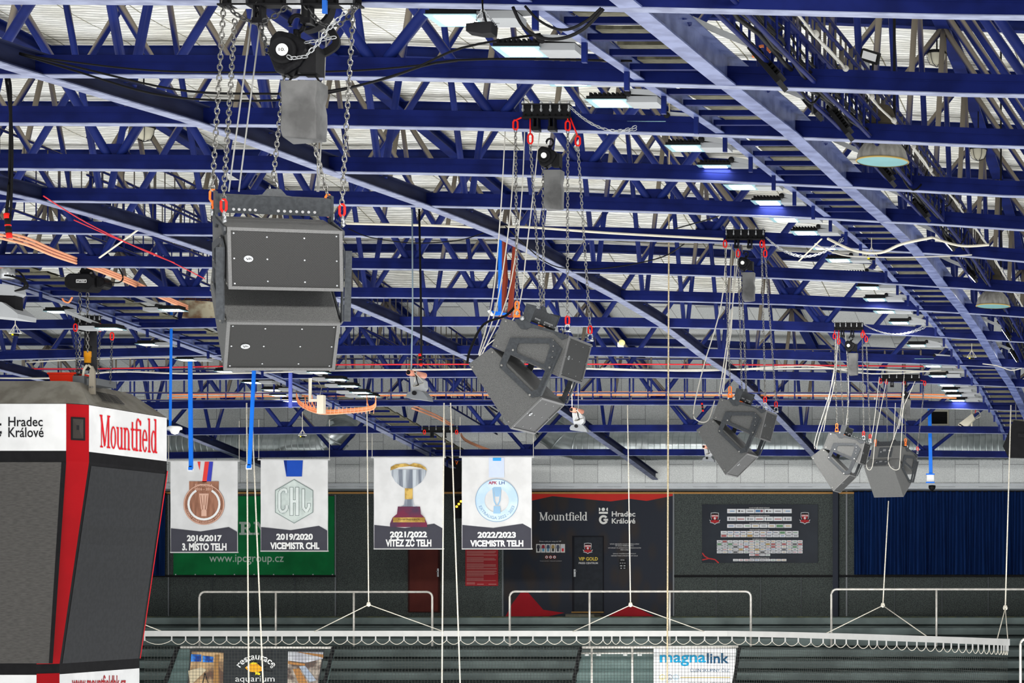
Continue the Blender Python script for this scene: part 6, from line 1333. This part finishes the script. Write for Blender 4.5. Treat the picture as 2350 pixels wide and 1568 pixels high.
# big camera/flood pod at left edge
t = thing('floodlight_pod', 'grey lamp housing with salmon pipe cut by the left edge', 'floodlight', tuple(U(10, 730, 21.8))); Y = 21.8
build(MB().cyl(U(-30, 620, Y), U(28, 630, Y+.1), .055, 14), 'salmon_pipe', flat('copper_pipe', (.60, .26, .18), .4), t, True)
build(MB().cyl(U(16, 618, Y-.02), U(18, 640, Y-.02), .075, 10), 'clamp_ring', ZINC, t, True)
recalc(build(MB().prism([(-40, 648), (32, 655), (36, 672), (28, 678), (-40, 676)], lambda u, v, d: U(u, v, Y)+Vector((0, d, 0)), 0, .2), 'bracket_box', LAMPG, t))
recalc(build(MB().prism([(-40, 676), (30, 678), (31, 712), (-40, 700)], lambda u, v, d: U(u, v, Y)+Vector((0, d, 0)), .03, .18), 'dark_yoke', BLACKM, t))
recalc(build(MB().prism([(-40, 688), (10, 695), (32, 710), (47, 722), (46, 732), (-40, 724)], lambda u, v, d: U(u, v, Y)+Vector((0, d, 0)), -.05, .3), 'lamp_shell', LAMPG, t))
for k in range(4): build(MB().tube(poly3([(10+6*k, 632, Y-.1), (52+4*k, 640+5*k, Y-.1), (64-3*k, 660, Y-.1), (34, 668, Y-.05)]), .008, 5), 'loose_wire', CABLE_B, t, True)
# hanging sensors on strings
for px, py, Y, y0, nm in ((35, 765, 31, 672, 'left, beside the lamp housing'), (694, 1000, 46, 945, 'between the left banners, upper'), (2000, 590, 29, 500, 'under the right walkway, upper'), (2230, 820, 40, 700, 'lower right, beside the walkway beam')):
    s = 30./Y; t = thing('hanging_sensor', 'small black sensor on spread white strings, '+nm, 'sensor', tuple(U(px, py+9*s, Y)), 0, 'string-hung sensors'); 
    build(MB().cyl(U(px, y0, Y), U(px, py-22*s, Y), .006, 5), 'drop_cord', ROPE, t)
    for dx in (-14, -7, 7, 14): build(MB().cyl(U(px, py-22*s, Y), U(px+dx*s, py, Y), .004, 4), 'spread_string', ROPE, t)
    build(MB().cyl(U(px-15*s, py, Y), U(px+15*s, py, Y), .006, 5), 'cross_rod', WHITE, t)
    build(MB().box(U(px-9*s, py+1, Y-.03), U(px+9*s, py+7*s, Y+.03)), 'sensor_box', BLACK, t); build(MB().box(U(px-9*s, py+1, Y-.035), U(px-4*s, py+5*s, Y-.03)), 'yellow_label', flat('label_yellow', (.75, .65, .02), .5), t)
# boxy microphone unit near the first floodlight
Y = 14.6; t = thing('small_loudspeaker_box', 'small black box hanging on chains before the topmost floodlight', 'box', tuple(U(1105, 82, Y)))
recalc(build(MB().prism([(1096, 56), (1135, 54), (1134, 80), (1112, 82), (1076, 76), (1076, 60)], lambda u, v, d: U(u, v, Y)+Vector((0, d, 0)), -.06, .06), 'box_body', BLACKM, t))
for x0, x1 in ((1107, 1086), (1107, 1110), (1109, 1137)): build(MB().chain([U(x0, 22, Y), U(x1, 57, Y)], .018, .012, .0025), 'thin_chain', ZINC, t)
build(MB().tube([U(1107, -2, Y), U(1108, 24, Y), U(1118, 58, Y)], .008, 6), 'lead', CABLE_B, t, True); build(MB().cyl(U(1066, 54, Y), U(1146, 54, Y), .004, 5), 'rod', ZINC, t)
# roof fan housing, yellow round fitting, vent grille, camera, right loudspeaker
Y = 41; c = U(455, 730, Y); k = Y/F; t = thing('roof_fan', 'stained cream round fan housing with wire guard behind the front loudspeaker', 'fan', tuple(c))
build(MB().lathe([(0, -4*k), (38*k, -4*k), (40*k, 0), (38*k, 6*k), (44*k, 10*k), (44*k, 26*k), (50*k, 30*k), (50*k, 34*k), (0, 34*k)], c, 28), 'housing', mat('stained_cream', (.42, .38, .27), .7, col2=(.20, .12, .07), scale=5), t, True)
for j in range(3): build(MB().tube([c+Vector(((40-9*j)*k*math.cos(a), (40-9*j)*k*math.sin(a), (38+9*j)*k)) for a in [i*math.pi/12 for i in range(24)]], .008, 4, True), 'guard_ring', flat('rust_wire', (.12, .05, .03), .7), t, True)
for j in range(10): a = j*math.pi/5; build(MB().tube([c+Vector((44*k*math.cos(a), 44*k*math.sin(a), 34*k)), c+Vector((26*k*math.cos(a), 26*k*math.sin(a), 54*k)), c+Vector((0, 0, 60*k))], .007, 4), 'guard_wire', flat('rust_wire', (.12, .05, .03), .7), t)
Y = 41.2; t = thing('yellow_fitting', 'small round yellow fitting on a white box right of the second loudspeaker', 'fitting', tuple(U(1427, 797, Y)))
build(MB().lathe([(0, 0), (.06, 0), (.06, .05), (0, .05)], U(1428, 787, Y), 16, Matrix.Rotation(math.pi/2, 3, 'X')), 'yellow_disc', flat('pale_yellow', (.72, .68, .28), .5), t, True); build(MB().box(U(1417, 786, Y+.02), U(1432, 797, Y+.1)), 'white_box', WHITE, t)
t = thing('air_vent', 'dark louvred air vent with pale frame on the grey back wall', 'vent', tuple(U(2155, 976, YW-.04)))
recalc(build(MB().ringprism(rect(2130, 942, 2177, 976), rect(2133, 945, 2174, 973), lambda u, v, d: U(u, v, YW-.04)+Vector((0, d, 0)), 0, .04), 'vent_frame', CREAM, t))
build(MB().box(U(2133, 945, YW-.02), U(2174, 973, YW)), 'vent_back', BLACK, t)
for j in range(8): build(MB().box(U(2133, 947+3.4*j, YW-.035), U(2174, 948.4+3.4*j, YW-.01)), 'louvre', BLACKM, t)
Y = 52; t = thing('security_camera', 'cream box security camera tilted down beside the right walkway end', 'camera', tuple(U(2215, 982, Y)))
recalc(build(MB().prism([(2200, 974), (2232, 950), (2238, 962), (2216, 984)], lambda u, v, d: U(u, v, Y)+Vector((0, d, 0)), -.1, .1), 'housing', CREAM, t)); recalc(build(MB().prism([(2198, 975), (2202, 972), (2218, 982), (2214, 985)], lambda u, v, d: U(u, v, Y-.1)+Vector((0, d, 0)), 0, .2), 'sun_shield', CREAM, t))
build(MB().box(U(2228, 940, Y+.1), U(2232, 982, Y+.16)), 'bracket_post', CREAM, t); build(MB().tube(poly3([(2234, 948, Y), (2246, 945, Y), (2250, 955, Y), (2240, 961, Y)]), .012, 5), 'lead', CABLE_W, t, True)
build(MB().tube(poly3([(2240, 914, Y), (2242, 930, Y), (2238, 948, Y)]), .016, 5), 'red_lead', CABLE_R, t, True)
Y = 47; t = thing('wedge_loudspeaker', 'black wedge loudspeaker cut by the right edge above the curtain', 'loudspeaker', tuple(U(2330, 1050, Y)))
bx_ = recalc(build(MB().prism([(2328, 966), (2400, 975), (2400, 1052), (2315, 1050), (2303, 1026)], lambda u, v, d: U(u, v, Y)+Vector((0, d, 0)), -.2, .25), 'cabinet', BLACKM, t)); build(MB().cyl(U(2330, 880, Y), U(2332, 968, Y), .01, 5), 'hanging_chain', STEEL, t)
build(MB().box(U(2336, 995, Y-.22), U(2352, 1004, Y-.2)), 'handle_recess', BLACK, t)
# dark loudspeaker boxes behind the right-most banner
Y = 55.5; t = thing('wall_loudspeaker', 'dark loudspeaker box partly hidden between the two right banners', 'loudspeaker', tuple(U(1035, 1128, Y)))
bx_ = recalc(build(MB().prism([(1018, 1066), (1058, 1058), (1060, 1120), (1050, 1126), (1018, 1127)], lambda u, v, d: U(u, v, Y)+Vector((0, d, 0)), -.1, .5), 'cabinet', BLACKM, t)); build(MB().cyl(U(1040, 1040, Y), U(1040, 1064, Y), .012, 5), 'hanging_chain', STEEL, t)
build(MB().tube(poly3([(1044, 1055, Y-.15), (1048, 1066, Y-.15), (1052, 1054, Y-.15)]), .014, 5), 'orange_strap', ORANGE, t, True)
# projector-like small box and mount beam left of the trophy banner top
m_, a, b = mount(968, 1052, 980, 50.74, 'the trophy banner')
for x, nm in ((974, 'left'), (1048, 'right')): one(MB().link(U(x, 992, 50.6), (0, 0, 1), (1, 0, 0), .10, .05, .012, 6), 'coupling_link', RED, 'red coupling link above the trophy banner, %s one' % nm, 'coupling', 'red chain couplings', True)
# white leads draping from the trusses to the sideways loudspeakers
def leads(idx, L_, Y, who):
    for i, pts in enumerate(L_):
        one(MB().tube(poly3([(x, y, Y+.15*i) for x, y in pts]), .006 if Y < 25 else .0085, 6), 'lead', CABLE_W, 'white lead running down to '+who+', one of several', 'lead', 'white leads to '+who, True)
leads(1, (((1160, 290), (1148, 500), (1130, 690), (1098, 815)), ((1183, 290), (1170, 500), (1140, 700), (1100, 818)), ((1205, 270), (1195, 480), (1165, 680), (1102, 822)), ((1240, 290), (1210, 560), (1185, 720), (1110, 800))), 21.2, 'the second loudspeaker')
leads(2, (((1668, 552), (1655, 700), (1615, 840), (1592, 940), (1600, 965), (1625, 965), (1640, 920)), ((1680, 552), (1672, 760), (1650, 910)), ((1690, 552), (1678, 760), (1655, 905)), ((1698, 552), (1670, 800), (1660, 900))), 30.2, 'the third loudspeaker')
leads(3, (((1918, 762), (1912, 870), (1872, 1005), (1870, 1030)), ((1922, 762), (1915, 880), (1880, 1000), (1874, 1032)), ((1929, 762), (1905, 900), (1890, 990)), ((1940, 762), (1948, 900), (1940, 990), (1938, 1010))), 39.2, 'the fourth loudspeaker')
leads(4, (((2018, 865), (2003, 990), (1988, 1040), (1990, 1075), (2002, 1070), (2010, 1000), (2035, 870)), ((2075, 860), (2065, 960), (2040, 1040), (2042, 1070), (2060, 1078), (2066, 1050), (2075, 880)), ((2100, 875), (2075, 930), (2062, 985)), ((2055, 925), (2051, 1010))), 44.0, 'the rearmost loudspeaker')
one(MB().tube(poly3([(1072, 835, 20.9), (1080, 800, 20.9), (1110, 745, 20.9), (1160, 725, 20.9), (1185, 700, 20.9)]), .012, 6), 'cable', CABLE_B, 'black cable arching behind the second loudspeaker', 'cable', None, True)
